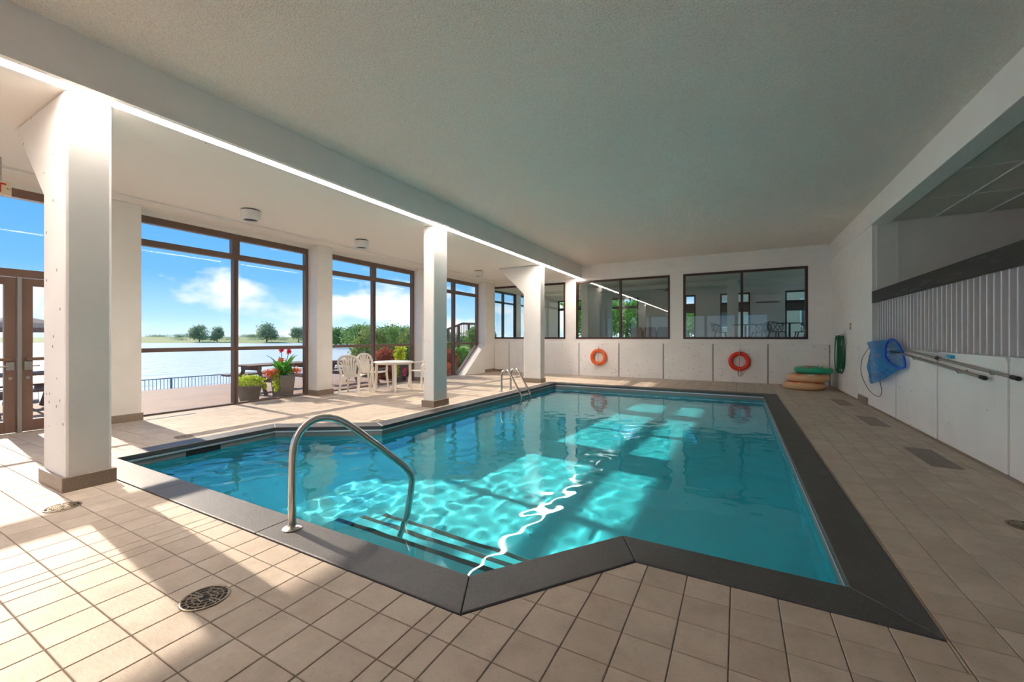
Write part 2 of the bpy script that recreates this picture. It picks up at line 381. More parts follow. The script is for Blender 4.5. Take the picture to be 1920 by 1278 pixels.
for i in range(len(xs) - 1):
    for j in range(len(ys) - 1):
        sq = [(xs[i], ys[j]), (xs[i + 1], ys[j]), (xs[i + 1], ys[j + 1]), (xs[i], ys[j + 1])]
        for h in ((1, 0, XR), (0, 1, YB), (-1, 0, 8.62), (0, -1, -YN)): sq = clip(sq, *h)
        if area(sq) < 1e-4: continue
        cut = []
        for reg in REG:
            q = sq
            for h in reg: q = clip(q, *h) if len(q) > 2 else []
            if area(q) > 2e-4: cut.append(q)
        A = sum(area(q) for q in cut)
        if A > 0.995 * area(sq): cut = [sq]
        for q in cut:
            cx = sum(p[0] for p in q) / len(q); cyy = sum(p[1] for p in q) / len(q); pr = [project(*p) for p in q]
            vis = 0
            if all(pr):
                c = project(cx, cyy)
                if -20 < c[0] < 1940 and c[1] < 1300: vis = abs(area(pr))
            pieces.append((vis, q))
pieces.sort(key=lambda t: -t[0])
shared = {}
for k, (vis, q) in enumerate(pieces[:300]):
    cx, cyy = q[0]; key = tuple(round(c, 4) for p in q for c in (p[0] - cx, p[1] - cyy))
    if key not in shared:
        mb = MB()
        if not tile_geo(mb, [(p[0] - cx, p[1] - cyy) for p in q]): continue
        o = mb.build('tile', M['tile'], floor); shared[key] = o.data
    else:
        o = bpy.data.objects.new('tile', shared[key]); COL.objects.link(o); put(o, floor)
    o.location = (cx, cyy, 0)
mb = MB()
for vis, q in pieces[300:]: tile_geo(mb, q)
tag(mb.build('tile_field', M['tile'], floor), kind='stuff')

# ---- pool: basin, coping stones, water
basin = thing('pool_basin', 'aqua lined swimming pool basin with corner steps sunk in the deck', 'pool basin', kind='structure')
ZW = -0.127
ZF = lambda y: -1.02 - 0.30 * max(0.0, min(1.0, (y - 4.5) / 6.0))
W = MB(); n = len(IN)
for i in range(n):
    a, b = IN[i], IN[(i + 1) % n]
    k = 12
    for s in range(k):
        p = (a[0] + (b[0] - a[0]) * s / k, a[1] + (b[1] - a[1]) * s / k); q = (a[0] + (b[0] - a[0]) * (s + 1) / k, a[1] + (b[1] - a[1]) * (s + 1) / k)
        W.add([(p[0], p[1], -0.17), (q[0], q[1], -0.17), (q[0], q[1], ZF(q[1])), (p[0], p[1], ZF(p[1]))], [(0, 1, 2, 3)])
W.build('basin_wall', M['liner'], basin)
Fl = MB()
for (x0, x1, y0, y1) in ((-5.9, 0.55, 1.8, 4.5), (-4.62, 0.55, 4.5, 10.5), (-4.62, 0.55, 10.5, 11.02)):
    Fl.add([(x0, y0, ZF(y0)), (x1, y0, ZF(y0)), (x1, y1, ZF(y1)), (x0, y1, ZF(y1))], [(0, 1, 2, 3)])
Fl.build('basin_floor', M['liner'], basin)
Bd = MB(); Tr = MB(); o2 = offset(IN, -0.006)
for i in range(n):
    a, b, c, d = IN[i], IN[(i + 1) % n], o2[(i + 1) % n], o2[i]
    Bd.add([(a[0], a[1], -0.175), (b[0], b[1], -0.175), (b[0], b[1], -0.045), (a[0], a[1], -0.045), (d[0], d[1], -0.165), (c[0], c[1], -0.165), (c[0], c[1], -0.07), (d[0], d[1], -0.07)],
           [(4, 5, 6, 7), (0, 1, 5, 4), (7, 6, 2, 3)])
    e = offset(IN, -0.016)
    Tr.add([(a[0], a[1], -0.070), (b[0], b[1], -0.070), (e[(i + 1) % n][0], e[(i + 1) % n][1], -0.066), (e[i][0], e[i][1], -0.066), (e[(i + 1) % n][0], e[(i + 1) % n][1], -0.046), (e[i][0], e[i][1], -0.046)],
           [(0, 1, 2, 3), (3, 2, 4, 5)])
Bd.build('waterline_band', M['band'], basin)
Tr.build('liner_track', M['liner_track'], basin)
# corner steps with dark nosing marks
for k, (y1, zt) in enumerate(((2.36, -0.35), (2.62, -0.54), (2.88, -0.73))):
    st = MB().prism([(-2.95, 1.83), (-1.262, 1.83), (-1.262 + (y1 - 1.84) * 0.62 / 0.86 + 0.01, y1), (-2.95, y1)], -1.03, zt)
    so = st.build('step', M['liner'], basin, bevel=0.012)
    MB().prism([(-2.94, y1 - 0.062), (-1.30 + (y1 - 1.9) * 0.72, y1 - 0.062), (-1.29 + (y1 - 1.84) * 0.72, y1 - 0.012), (-2.94, y1 - 0.012)], zt - 0.002, zt + 0.002).build('nosing_mark', M['step_mark'], so)
sk = MB().box(-5.90, 2.50, -0.19, -5.872, 2.88, -0.082).build('skimmer_mouth', M['darkhole'], basin)
cop = thing('pool_coping', 'charcoal granite coping stones edging the pool', 'coping', kind='structure')
lip = offset(IN, -0.022)
def cut_edge(i, t):
    a, b = Vector(lip[i]), Vector(lip[(i + 1) % n]); c, d = Vector(OUT[i]), Vector(OUT[(i + 1) % n])
    if t <= 0: return a, c
    if t >= 1: return b, d
    p = a + (b - a) * t; u = (b - a).normalized(); q = c + u * (p - c).dot(u); return p, q
COUNT = [3, 1, 1, 4, 3, 3, 1, 1]
for i in range(n):
    for s in range(COUNT[i]):
        (a, c), (b, d) = cut_edge(i, s / COUNT[i]), cut_edge(i, (s + 1) / COUNT[i]); u = (b - a).normalized() * 0.0012
        MB().prism([tuple(a + u), tuple(b - u), tuple(d - u), tuple(c + u)], -0.045, 0.008).build('coping_stone', M['coping'], cop, bevel=0.007, seg=3)
# water surface: real ripples
def ripple():
    step = 0.026; X = np.arange(-5.95, 0.62, step); Y = np.arange(1.78, 11.08, step); gx, gy = np.meshgrid(X, Y, indexing='ij'); z = np.zeros_like(gx); r = np.random.default_rng(3)
    env = 0.30 + 0.9 * np.exp(-(((gx + 4.6) / 1.6) ** 2 + ((gy - 2.7) / 1.5) ** 2)) + 0.35 * np.exp(-(((gx + 2.8) / 1.6) ** 2 + ((gy - 3.8) / 1.7) ** 2))
    for k in range(60):
        lam = 0.115 * (5.0 ** r.random()); th = r.normal(-0.25, 1.1); ph = r.random() * 6.28; kx, ky = 2 * np.pi / lam * np.cos(th), 2 * np.pi / lam * np.sin(th)
        wob = 0.6 * np.sin(gx * 1.7 + k) + 0.6 * np.sin(gy * 1.3 + 2 * k)
        z += 0.0075 * lam / (2 * np.pi) * np.sin(kx * gx + ky * gy + ph + wob) * (0.85 if lam > 0.3 else 1.0)
    z *= env * 0.92
    def inside(px, py):
        c = np.zeros(px.shape, bool); P = offset(IN, 0.012); j = len(P) - 1
        for i in range(len(P)):
            xi, yi = P[i]; xj, yj = P[j]
            c ^= ((yi > py) != (yj > py)) & (px < (xj - xi) * (py - yi) / ((yj - yi) + 1e-12) + xi); j = i
        return c
    ins = inside(gx, gy); any_ = ins[:-1, :-1] | ins[1:, :-1] | ins[:-1, 1:] | ins[1:, 1:]
    idx = -np.ones(gx.shape, int); use = np.zeros(gx.shape, bool)
    for di in (0, 1):
        for dj in (0, 1): use[di:gx.shape[0] - 1 + di, dj:gx.shape[1] - 1 + dj] |= any_
    idx[use] = np.arange(use.sum()); V = np.stack([gx[use], gy[use], z[use] + ZW], 1)
    I, J = np.nonzero(any_); F = np.stack([idx[I, J], idx[I + 1, J], idx[I + 1, J + 1], idx[I, J + 1]], 1)
    return V, F
V, F = ripple()
me = bpy.data.meshes.new('pool_water'); me.from_pydata(V.tolist(), [], F.tolist()); me.update(); me.materials.append(M['water'])
me.polygons.foreach_set('use_smooth', [True] * len(me.polygons))
water = bpy.data.objects.new('pool_water', me); COL.objects.link(water)
water.cycles.is_caustics_caster = True
for o_ in basin.children_recursive: o_.cycles.is_caustics_receiver = True
tag(water, 'clear rippling turquoise water filling the pool', 'water', kind='structure')

# ---- ceilings and beams
tag(MB().box(-4.78, YN, ZC, XR + 0.02, YB + 0.02, ZC + 0.2).build('ceiling', M['popcorn']), 'white popcorn-textured ceiling over the pool', 'ceiling', kind='structure')
low = thing('ceiling_lower', 'smooth cream lower ceiling along the window side', 'ceiling', kind='structure')
MB().box(XW - 0.12, YN, ZL, -4.972, YB, ZC + 0.2).box(-4.820, YN, ZL, -4.78, YB, ZC + 0.2).box(-4.972, YN, ZL + 0.1, -4.82, YB, ZC + 0.2).build('ceiling_slab', M['ceil_smooth'], low)
tag(MB().box(-4.784, YN, ZL - 0.004, -4.764, YB, ZC).build('trim_1', M['plaster_cool']), 'grey-white drop face between the high and low ceilings', 'trim', kind='structure')
tag(MB().box(-5.06, YN, ZL - 0.010, -4.974, YB, ZL - 0.002).box(-4.818, YN, ZL - 0.010, -4.766, YB, ZL - 0.002).build('trim_2', M['concrete']), 'rough plaster margin strip along the linear light', 'trim', kind='structure')
lt = thing('linear_light', 'long ribbed white linear ceiling light beside the drop face', 'ceiling light', (-4.90, 4.0, ZL + 0.02))
MB().box(-4.972, YN, ZL - 0.010, -4.962, YB - 0.15, ZL + 0.06).box(-4.830, YN, ZL - 0.010, -4.820, YB - 0.15, ZL + 0.06).build('housing', M['white_plastic'], lt)
def lens_mat():
    m, nt, out = nodes('ribbed_light_lens'); e = nt.nodes.new('ShaderNodeEmission'); e.inputs['Strength'].default_value = 14.5
    v = pos(nt, (0, 14, 0)); w = nt.nodes.new('ShaderNodeTexWave'); w.bands_direction = 'Y'; w.inputs['Scale'].default_value = 1.0; nt.links.new(v, w.inputs['Vector'])
    nt.links.new(mixc(nt, w.outputs['Fac'], (0.84, 0.73, 0.65), (1.0, 0.90, 0.81)), e.inputs['Color']); nt.links.new(e.outputs[0], out.inputs[0]); return m
M['lens'] = lens_mat()
y = YN
while y < YB - 0.2:
    y2 = min(y + 1.22, YB - 0.16); d = MB(); d.box(-4.962, y + 0.006, ZL + 0.034, -4.830, y2 - 0.006, ZL + 0.044); k = y + 0.02
    while k < y2 - 0.03: d.box(-4.960, k, ZL + 0.028, -4.832, k + 0.012, ZL + 0.034); k += 0.045
    d.build('diffuser', M['lens'], lt); y = y2
tag(MB().box(-7.93, YN, ZL - 0.035, -7.86, 13.1, ZL + 0.002).box(-7.945, YN, ZL - 0.042, -7.93, 13.1, ZL + 0.002).build('ceiling_track', M['plaster'], bevel=0.004), 'narrow white curtain track running along the low ceiling', 'curtain track')

# ---- columns in the pool hall
def column(y0, y1, haunch, label, x0=-5.52, x1=-4.97):
    c = thing('column', label, 'column', ((x0 + x1) / 2, (y0 + y1) / 2, 0), kind='structure')
    top = ZL - 0.001
    poly = [(x0, 0.0), (x1, 0.0), (x1, top), (x0 - 0.85, top), (x0, 2.58)] if haunch else [(x0, 0.0), (x1, 0.0), (x1, top), (x0, top)]
    MB().prism(poly, y0, y1, 'y').build('shaft', M['concrete'], c, bevel=0.022, seg=2)
    MB().box(x0 - 0.025, y0 - 0.025, 0.0, x1 + 0.025, y1 + 0.025, 0.125).build('plinth', M['plinth'], c, bevel=0.006)
column(1.245, 1.545, True, 'pitted white concrete column with flared head next to the pool steps')
column(6.05, 6.46, False, 'square white concrete column without flared head beside the plastic table', x0=-5.22)
column(10.80, 11.10, True, 'white concrete column with flared head by the pool ladder')

# ---- glass side: piers, windows, doors
wl = thing('wall_left', 'white plaster piers and lintel of the glazed river side', 'wall', (XW, 4, 0), kind='structure')
PIERS = [(-9.6, -8.04), (-4.92, -4.52), (-1.40, -1.0), (2.53, 2.93), (6.05, 6.45), (9.57, 9.97), (13.10, 13.8)]
for a, b in PIERS:
    MB().box(-8.74, a, 0, -8.30, b, ZL).build('pier', M['plaster'], wl, bevel=0.01)
    MB().box(-8.32, a - 0.015, 0, -8.28, b + (0.015 if b < 13 else 0), 0.115).box(-8.62, a - 0.018, 0, -8.29, a - 0.001, 0.115).build('pier_plinth', M['plinth'], wl)
MB().box(-8.76, YN, 3.325, XW + 0.10, YB, ZL + 0.2).build('lintel', M['plaster'], wl)
MB().box(-8.76, YN, -0.3, XW + 0.05, YB, 0.0).build('threshold', M['plinth'], wl)
# sloping spandrel under the cut lower pane next to the far wall
MB().prism([(11.78, 0.0), (13.11, 0.0), (13.11, 1.08)], -8.73, -8.30, 'x').build('sloping_spandrel', M['plaster'], wl)
FX0, FX1 = XW - 0.05, XW + 0.06
def fbar(mb, y0, z0, y1, z1, dx=0.0): mb.box(FX0 - dx, y0, z0, FX1 + dx, y1, z1)
def pane_box(y0, y1, z0, z1, parent, x=XW):
    MB().box(x - 0.003, y0, z0, x + 0.003, y1, z1).build('pane', M['pane'], parent)
def big_window(idx, a, b, mid, label, cut=False):
    w = thing('window_%d' % idx, label, 'window', (XW, (a + b) / 2, 0), kind='structure')
    bars = [('head', a, 3.21, b, 3.325), ('transom', a, 2.83, b, 2.935), ('midrail', a, 1.055, b, 1.125), ('sill', a, 0.0, b if not cut else 11.75, 0.028)]
    for nm, y0, z0, y1, z1 in bars:
        m = MB(); fbar(m, y0, z0, y1, z1); m.build(nm, M['bronze'], w, bevel=0.004)
    m = MB(); fbar(m, mid - 0.05, 0, mid + 0.04, 2.84, -0.002); m.build('mullion', M['bronze'], w, bevel=0.004)
    m = MB(); m.box(FX1 - 0.004, mid - 0.014, 0.01, FX1 + 0.03, mid + 0.014, 2.83); m.build('mullion_cap', M['bronze'], w, bevel=0.003)
    m = MB(); fbar(m, mid - 0.075, 2.93, mid + 0.065, 3.22, -0.001); m.build('upper_mullion', M['bronze'], w, bevel=0.004)
    for s, (y0, y1) in enumerate(((a, a + 0.025), (b - 0.07, b))):
        m = MB(); fbar(m, y0, 0 if not (cut and s) else 1.06, y1, 3.22, 0.001); m.build('jamb', M['bronze'], w, bevel=0.004)
    for (y0, y1) in ((a, mid - 0.04), (mid + 0.03, b)):
        pane_box(y0, y1, 2.93, 3.215, w); pane_box(y0, y1, 1.12, 2.835, w)
    pane_box(a, mid - 0.04, 0.02, 1.06, w)
    if not cut: pane_box(mid + 0.03, b, 0.02, 1.06, w)
    else:
        MB().prism([(mid + 0.03, 0.02), (11.76, 0.02), (13.07, 1.06), (mid + 0.03, 1.06)], XW - 0.003, XW + 0.003, 'x').build('pane', M['pane'], w)
        MB().prism([(11.73, 0.0), (11.80, 0.0), (13.12, 1.07), (13.05, 1.07)], FX0, FX1 + 0.01, 'x').build('raking_bar', M['bronze'], w, bevel=0.004)
    return w
big_window(1, 2.93, 6.05, 4.505, 'bronze-framed glass wall bay with potted flowers outside it')
big_window(2, 6.45, 9.57, 8.01, 'bronze-framed glass wall bay behind the plastic table')
big_window(3, 9.97, 13.10, 11.60, 'bronze-framed glass wall bay with sloping lower corner pane', cut=True)
big_window(16, -8.04, -4.92, -6.48, 'bronze-framed glass bay behind the viewer, added for sun bounce')  # unseen extra bay, added so more sun bounces off the floor
big_window(4, -4.52, -1.4, -2.96, 'bronze-framed glass wall bay next to the exit doors')
# doors
dw = thing('window_5', 'tall bronze transom frame above the glass exit doors', 'window', (XW, 1, 2.2), kind='structure')
for nm, y0, z0, y1, z1 in (('head', -1.0, 3.21, 2.53, 3.325), ('door_header', -1.0, 2.13, 2.53, 2.235), ('jamb', 2.48, 0, 2.53, 3.22), ('jamb', -1.0, 0, -0.95, 3.22), ('post', 0.76, 0, 0.82, 2.14)):
    m = MB(); fbar(m, y0, z0, y1, z1, 0.01); m.build(nm, M['bronze_lit'], dw, bevel=0.004)
pane_box(-0.95, 2.48, 2.23, 3.215, dw); pane_box(-0.95, 0.76, 0.05, 2.14, dw)
m = MB(); m.box(FX0, 1.70, 0, FX1 + 0.02, 1.742, 2.13); m.build('centre_post', M['alu'], dw, bevel=0.004)
def door(idx, y0, y1, label, handle_y, sgn):
    d = thing('door_%d' % idx, label, 'door', (XW, (y0 + y1) / 2, 0.01), kind='structure')
    x0, x1 = XW - 0.03, XW + 0.04; st = 0.105
    for nm, a, z0, b, z1 in (('stile', y0, 0.01, y0 + st, 2.12), ('stile', y1 - st, 0.01, y1, 2.12), ('top_rail', y0 + st, 2.02, y1 - st, 2.12), ('bottom_rail', y0 + st, 0.01, y1 - st, 0.17)):
        MB().box(x0, a, z0, x1, b, z1).build(nm, M['bronze_lit'], d, bevel=0.004)
    MB().box(XW - 0.004, y0 + st - 0.01, 0.16, XW + 0.004, y1 - st + 0.01, 2.03).build('pane', M['pane'], d)
    MB().box(x1, y0 + 0.04, 0.985, x1 + 0.035, y1 - 0.04, 1.03).build('push_bar', M['bronze_lit'], d, bevel=0.006)
    hb = MB().box(x1, handle_y - 0.035, 0.86, x1 + 0.03, handle_y + 0.035, 0.97).build('lock_plate', M['alu'], d, bevel=0.004)
    MB().tube([(x1 + 0.03, handle_y, 0.915), (x1 + 0.07, handle_y, 0.915), (x1 + 0.07, handle_y + sgn * 0.10, 0.915)], 0.010, 8).build('lever', M['alu'], hb, smooth=True)
    MB().lathe([(0.02, 0), (0.02, 0.01)], n=14).build('cylinder_lock', M['alu'], d)
    return d
d1 = door(1, 0.83, 1.695, 'brown metal framed glass exit door with lever handle', 1.64, -1)
d2 = door(2, 1.745, 2.475, 'brown metal framed glass door beside the white pier', 1.80, 1)
for d, yy in ((d1, 1.64), (d2, 1.80)):
    for c in d.children:
        if c.name.startswith('cylinder_lock'):
            c.matrix_parent_inverse = Matrix.Identity(4); c.location = (0.05, yy - d.location.y, 0.74); c.rotation_euler = (0, math.pi / 2, 0)

# ---- far wall with lounge windows
wb = thing('wall_back', 'white far wall with pitted concrete panels under lounge windows', 'wall', (-3, YB, 0), kind='structure')
LW = [(-8.47, -5.38), (-4.98, -1.873), (-1.483, 1.69)]
m = MB(); y0, y1 = YB, YB + 0.16
m.box(-9.2, y0, 0, XR + 0.4, y1, 1.262).box(-9.2, y0, 3.272, XR + 0.4, y1, ZC + 0.1)
xe = [-9.2] + [v for p in LW for v in p] + [XR + 0.4]
for k in range(0, len(xe), 2): m.box(xe[k], y0, 1.26, xe[k + 1], y1, 3.274)
m.build('wall_body', M['plaster_cool'], wb)
MB().box(-8.29, YB - 0.012, 0.0, 2.17, YB + 0.005, 1.118).build('joint_shade_sheet', M['joint_shade'], wb)
px = [-8.30] + [-7.66, -6.27, -4.86, -3.466, -2.062, -0.648, 0.76, 2.165]
for k in range(len(px) - 1):
    MB().box(px[k] + 0.020, YB - 0.034, 0.0, px[k + 1] - 0.020, YB + 0.01, 1.122).build('panel', M['concrete_pit'], wb, bevel=0.006)
tag(MB().box(-4.766, YB - 0.03, 3.47, XR, YB + 0.01, ZC).build('trim_3', M['plaster_cool'], bevel=0.004), 'white beam band above the lounge windows', 'trim', kind='structure')
tag(MB().box(-8.30, 13.10, 0, -8.288, YB - 0.03, 0.115).box(-8.288, YB - 0.042, 0, -7.66, YB - 0.03, 0.09).build('baseboard_back', M['plinth']), 'brown stone skirting in the far corner beyond the sloping pane', 'baseboard', kind='structure')
def lounge_window(idx, a, b, mid, label):
    w = thing('window_%d' % idx, label, 'window', ((a + b) / 2, YB, 1.26), kind='structure')
    t = 0.062; f0, f1 = YB - 0.022, YB + 0.10
    for nm, x0, z0, x1, z1 in (('head', a, 3.27 - t, b, 3.272), ('sill', a, 1.262, b, 1.262 + t), ('jamb', a, 1.262, a + t, 3.27), ('jamb', b - t, 1.262, b, 3.27), ('mullion', mid - 0.035, 1.262, mid + 0.035, 3.27)):
        MB().box(x0, f0 + (0.002 if nm in ('jamb', 'mullion') else 0), z0, x1, f1, z1).build(nm, M['mahogany'], w, bevel=0.006)
    for x0, x1 in ((a + 0.04, mid - 0.02), (mid + 0.02, b - 0.04)):
        MB().box(x0, YB + 0.035, 1.30, x1, YB + 0.043, 3.235).build('pane', M['pane_grey'], w)
lounge_window(6, *LW[0], -6.93, 'dark brown framed lounge window behind the column by the ladder')
lounge_window(7, *LW[1], -3.43, 'dark brown framed lounge window above the orange ring')
lounge_window(8, *LW[2], 0.11, 'dark brown framed lounge window above the red ring with chairs inside')

# ---- slat side
wr = thing('wall_right', 'white concrete panel wall carrying the slat screen', 'wall', (XR, 5, 0), kind='structure')
we = thing('wall_end', 'white wall end beside the slat screen with the hose and outlet', 'wall', (XR + 0.1, 11.8, 0), kind='structure')
MB().box(XR, 9.95, 0, 7.0, YB + 0.3, ZC + 0.1).build('end_wall', M['plaster_cool'], we, bevel=0.008)
MB().box(XR - 0.006, 9.945, 0.0, XR + 0.02, 9.975, 3.40).build('corner_bead', M['white_plastic'], we)
MB().box(2.54, 9.925, 2.16, 2.565, 9.96, 3.42).build('batten', M['white_plastic'], we)
MB().box(2.26, 9.93, 2.1, 2.54, 9.955, 3.42).box(2.565, 9.935, 1.0, 6.0, 9.955, 3.42).build('grey_lining', M['grey_paint'], we)
MB().box(XR + 0.03, YN, 0, XR + 0.25, 9.95, 1.10).build('wall_core', M['plaster_cool'], wr)
MB().box(XR + 0.012, YN, 0.02, XR + 0.031, 10.2, 1.06).build('joint_shade_sheet', M['joint_shade'], wr)
yj = [10.22, 8.62, 7.08, 5.535, 3.99, 2.445, 0.90, -0.645, -2.19, -3.735, -5.28, -6.825, -8.37, YN]
def panel_right(y0, y1, z1):
    r = 0.07; a, b = y1 + 0.018, y0 - 0.018
    poly = [(a, 0.03), (b, 0.03)] + [(b - r + r * math.cos(t), z1 - r + r * math.sin(t)) for t in [math.pi / 2 * k / 5 for k in range(6)]] + [(a + r - r * math.sin(t), z1 - r + r * math.cos(t)) for t in [math.pi / 2 * k / 5 for k in range(6)]]
    MB().prism(poly, XR - 0.010, XR + 0.05, 'x').build('panel', M['concrete_pit'], wr, bevel=0.006)
for k in range(len(yj) - 1): panel_right(yj[k] if k else 10.20, yj[k + 1], 1.122)
for a, b in ((10.93, 12.40), (12.40, 13.76)):
    MB().box(XR - 0.016, a + 0.005, 0.03, XR + 0.01, b - 0.005, 1.118).build('panel', M['plaster_cool'], we, bevel=0.004)
tag(MB().box(XR - 0.022, 10.235, 0, XR + 0.02, 10.92, 0.145).build('baseboard_pier', M['plinth'], bevel=0.004), 'short brown stone skirting below the pool net', 'baseboard', kind='structure')
tag(MB().box(XR - 0.012, YN, 0, XR + 0.01, 10.225, 0.030).box(XR - 0.022, 10.925, 0, XR, YB - 0.03, 0.03).build('baseboard_right', M['plinth']), 'low brown floor trim along the panel wall', 'baseboard', kind='structure')
tag(MB().box(XR - 0.035, YN, 3.39, XR + 0.22, YB - 0.03, ZC + 0.05).build('ceiling_beam', M['plaster_cool'], bevel=0.006), 'white beam above the slat screen', 'beam', kind='structure')
board = tag(MB().box(XR - 0.02, YN, 1.945, XR + 0.03, 9.90, 2.155).build('screen_rail', M['charcoal_wood'], bevel=0.004), 'dark charcoal stained timber rail above the vertical slats', 'rail')
scr = thing('slat_screen', 'row of upright mauve-grey slats under the dark rail', 'slat screen', (XR + 0.08, 5, 1.12))
sl = MB().box(-0.012, -0.055, 0, 0.012, 0.055, 0.818)
s0 = None; y = 9.73
while y > YN + 0.1:
    if s0 is None: s0 = sl.build('slat', M['slat'], scr, bevel=0.003); s0.data.transform(Matrix.Rotation(math.pi / 2, 4, 'Z')); o = s0
    else: o = s0.copy(); COL.objects.link(o)
    o.matrix_parent_inverse = Matrix.Identity(4); o.location = (0.005, y - 5, 0.006); y -= 0.1325
tag(MB().box(XR + 0.02, YN, 1.10, XR + 0.25, 9.95, 1.121).build('wall_cap', M['plaster_cool']), 'white capping ledge under the slats', 'ledge', kind='structure')
wp = thing('wall_passage', 'grey passage wall behind the slat screen, unseen windows added for fill', 'wall', (5, 0, 0), kind='structure')
MB().box(4.9, 3.2, -0.1, 5.1, 9.95, 3.6).box(4.9, YN, -0.1, 5.1, 3.2, 0.7).box(4.9, YN, 3.1, 5.1, 3.2, 3.6).build('passage_wall', M['taupe'], wp)
for k in range(7): MB().box(4.93, YN + k * 2.08, 0.7, 5.07, YN + k * 2.08 + 0.14, 3.1).build('added_passage_post', M['bronze'], wp)
for k in range(6): MB().box(4.997, YN + k * 2.08 + 0.14, 0.7, 5.003, YN + k * 2.08 + 2.08, 3.1).build('pane', M['pane'], wp)  # unseen windows added to light the passage and slat side
MB().box(XR + 0.25, YN, -0.1, 5.0, 9.95, 0.0).build('passage_floor', M['grout'], wp)
sc_ = thing('ceiling_side', 'dimpled acoustic tile ceiling beyond the beam', 'ceiling', (3.5, 5, 3.43), kind='structure')
def acoustic():
    m, nt, out = nodes('dimpled_ceiling_tile'); p = nt.nodes.new('ShaderNodeBsdfPrincipled'); nt.links.new(p.outputs[0], out.inputs[0]); p.inputs['Roughness'].default_value = 0.8
    vo = nt.nodes.new('ShaderNodeTexVoronoi'); vo.inputs['Scale'].default_value = 42; vo.inputs['Randomness'].default_value = 0.05; nt.links.new(pos(nt), vo.inputs['Vector'])
    nt.links.new(mixc(nt, maprange(nt, vo.outputs['Distance'], 0.1, 0.5, 0, 1), (0.88, 0.81, 0.71), (0.60, 0.55, 0.47)), p.inputs['Base Color']); nt.links.new(bumpn(nt, vo.outputs['Distance'], 0.8, 0.012), p.inputs['Normal']); return m
M['acoustic'] = acoustic()  # tile colours raised to stand for caustic light off the pool
yy = 9.93
tl = None
while yy > YN:
    ya = max(YN, yy - 1.335)
    for x0, x1 in ((2.425, 3.03), (3.045, 3.68), (3.695, 4.33), (4.345, 4.9)):
        MB().box(x0, ya + 0.008, 3.425, x1, yy - 0.008, 3.44).build('ceiling_tile', M['acoustic'], sc_)
    MB().box(2.42, ya - 0.012, 3.415, 4.9, ya + 0.012, 3.43).build('grid_bar', M['grey_paint'], sc_)
    yy -= 1.335
for x in (3.037, 3.687, 4.337): MB().box(x - 0.012, YN, 3.414, x + 0.012, 9.93, 3.431).build('grid_bar', M['white_plastic'], sc_)
MB().box(2.41, YN, 3.44, 4.95, 9.95, 3.6).build('ceiling_slab', M['darkhole'], sc_)
wn_ = thing('wall_near', 'white framed wall behind the viewer, glazing added for fill light', 'wall', (-3, YN, 0), kind='structure')
MB().box(-9.0, YN - 0.2, 3.1, 5.1, YN, ZC + 0.2).box(-9.0, YN - 0.2, -0.1, 5.1, YN, 0.25).box(2.2, YN - 0.2, 0, 5.1, YN, 3.2).build('wall_body', M['plaster_cool'], wn_)
for k in range(6):
    x0 = -9.0 + k * 2.2; MB().box(x0, YN - 0.18, 0.2, x0 + 0.2, YN - 0.02, 3.12).build('pier', M['plaster_cool'], wn_)
    if k < 5: MB().box(x0 + 0.2, YN - 0.103, 0.25, x0 + 2.2, YN - 0.097, 3.1).build('pane', M['pane'], wn_)  # unseen glazing added to bring fill light into the hall
# ------------------------------------------------------------------ things in the hall
def downlight(loc, label):
    t = thing('ceiling_downlight', label, 'ceiling light', loc, 'round downlights on the low ceiling')
    x, y, z = loc
    MB().lathe([(0.125, 0.0), (0.125, -0.018)], loc, 28).build('mounting_plate', M['black'], t, smooth=True)
    MB().lathe([(0.135, -0.016), (0.145, -0.022), (0.150, -0.10), (0.148, -0.155), (0.140, -0.168), (0.108, -0.168), (0.105, -0.150)], loc, 28, cap=False).build('canister', M['white_plastic'], t, smooth=True)
    MB().lathe([(0.106, -0.12), (0.106, -0.152)], loc, 24).build('lamp_opening', M['black'], t)
downlight((-7.03, 3.90, ZL), 'white round downlight above the window bay with potted flowers')
downlight((-7.10, 6.25, ZL), 'white round downlight above the pier beside the plastic chairs')
downlight((-7.16, 10.9, ZL), 'white round downlight by the sloping pane corner')
# exit sign
M['sign_face'] = mat('cream_sign_face', (0.78, 0.66, 0.47), 0.5); M['sign_red'] = mat('red_sign_letter', (0.55, 0.035, 0.02), 0.5); M['sign_dark'] = mat('dark_sign_mark', (0.10, 0.07, 0.04), 0.6)
ex = thing('exit_sign', 'cream hanging sign with red EXIT lettering by the glass doors', 'sign', (-7.5, 1.22, 3.0))
MB().box(-7.54, 1.02, 2.965, -7.50, 1.44, 3.125).build('sign_box', M['sign_face'], ex, bevel=0.004)
for yy in (1.10, 1.36): MB().tube([(-7.52, yy, 3.12), (-7.52, yy, ZL)], 0.008, 8).build('hanger', M['alu'], ex)
def letters(name, s, size, loc, rot, m, parent, ext=0.002):
    c = bpy.data.curves.new(name, 'FONT'); c.body = s; c.size = size; c.extrude = ext; c.materials.append(m); c.align_x = 'RIGHT'; c.offset = 0.002
    o = bpy.data.objects.new(name, c); COL.objects.link(o); put(o, parent); o.location = loc; o.rotation_euler = rot; return o
LT = letters('exit_lettering', 'EXIT', 0.155, (-7.497, 1.398, 2.992), (math.pi / 2, 0, math.pi / 2), M['sign_red'], ex)
bpy.context.view_layer.update(); me_ = bpy.data.meshes.new_from_object(LT); ml = bpy.data.objects.new('exit_letters', me_); COL.objects.link(ml); put(ml, ex); ml.location = LT.location; ml.rotation_euler = LT.rotation_euler; bpy.data.objects.remove(LT)
MB().box(-7.5, 1.400, 3.040, -7.496, 1.413, 3.048).box(-7.5, 1.417, 3.040, -7.496, 1.423, 3.047).box(-7.5, 1.427, 3.040, -7.496, 1.434, 3.046).build('small_marks', M['sign_dark'], ex)

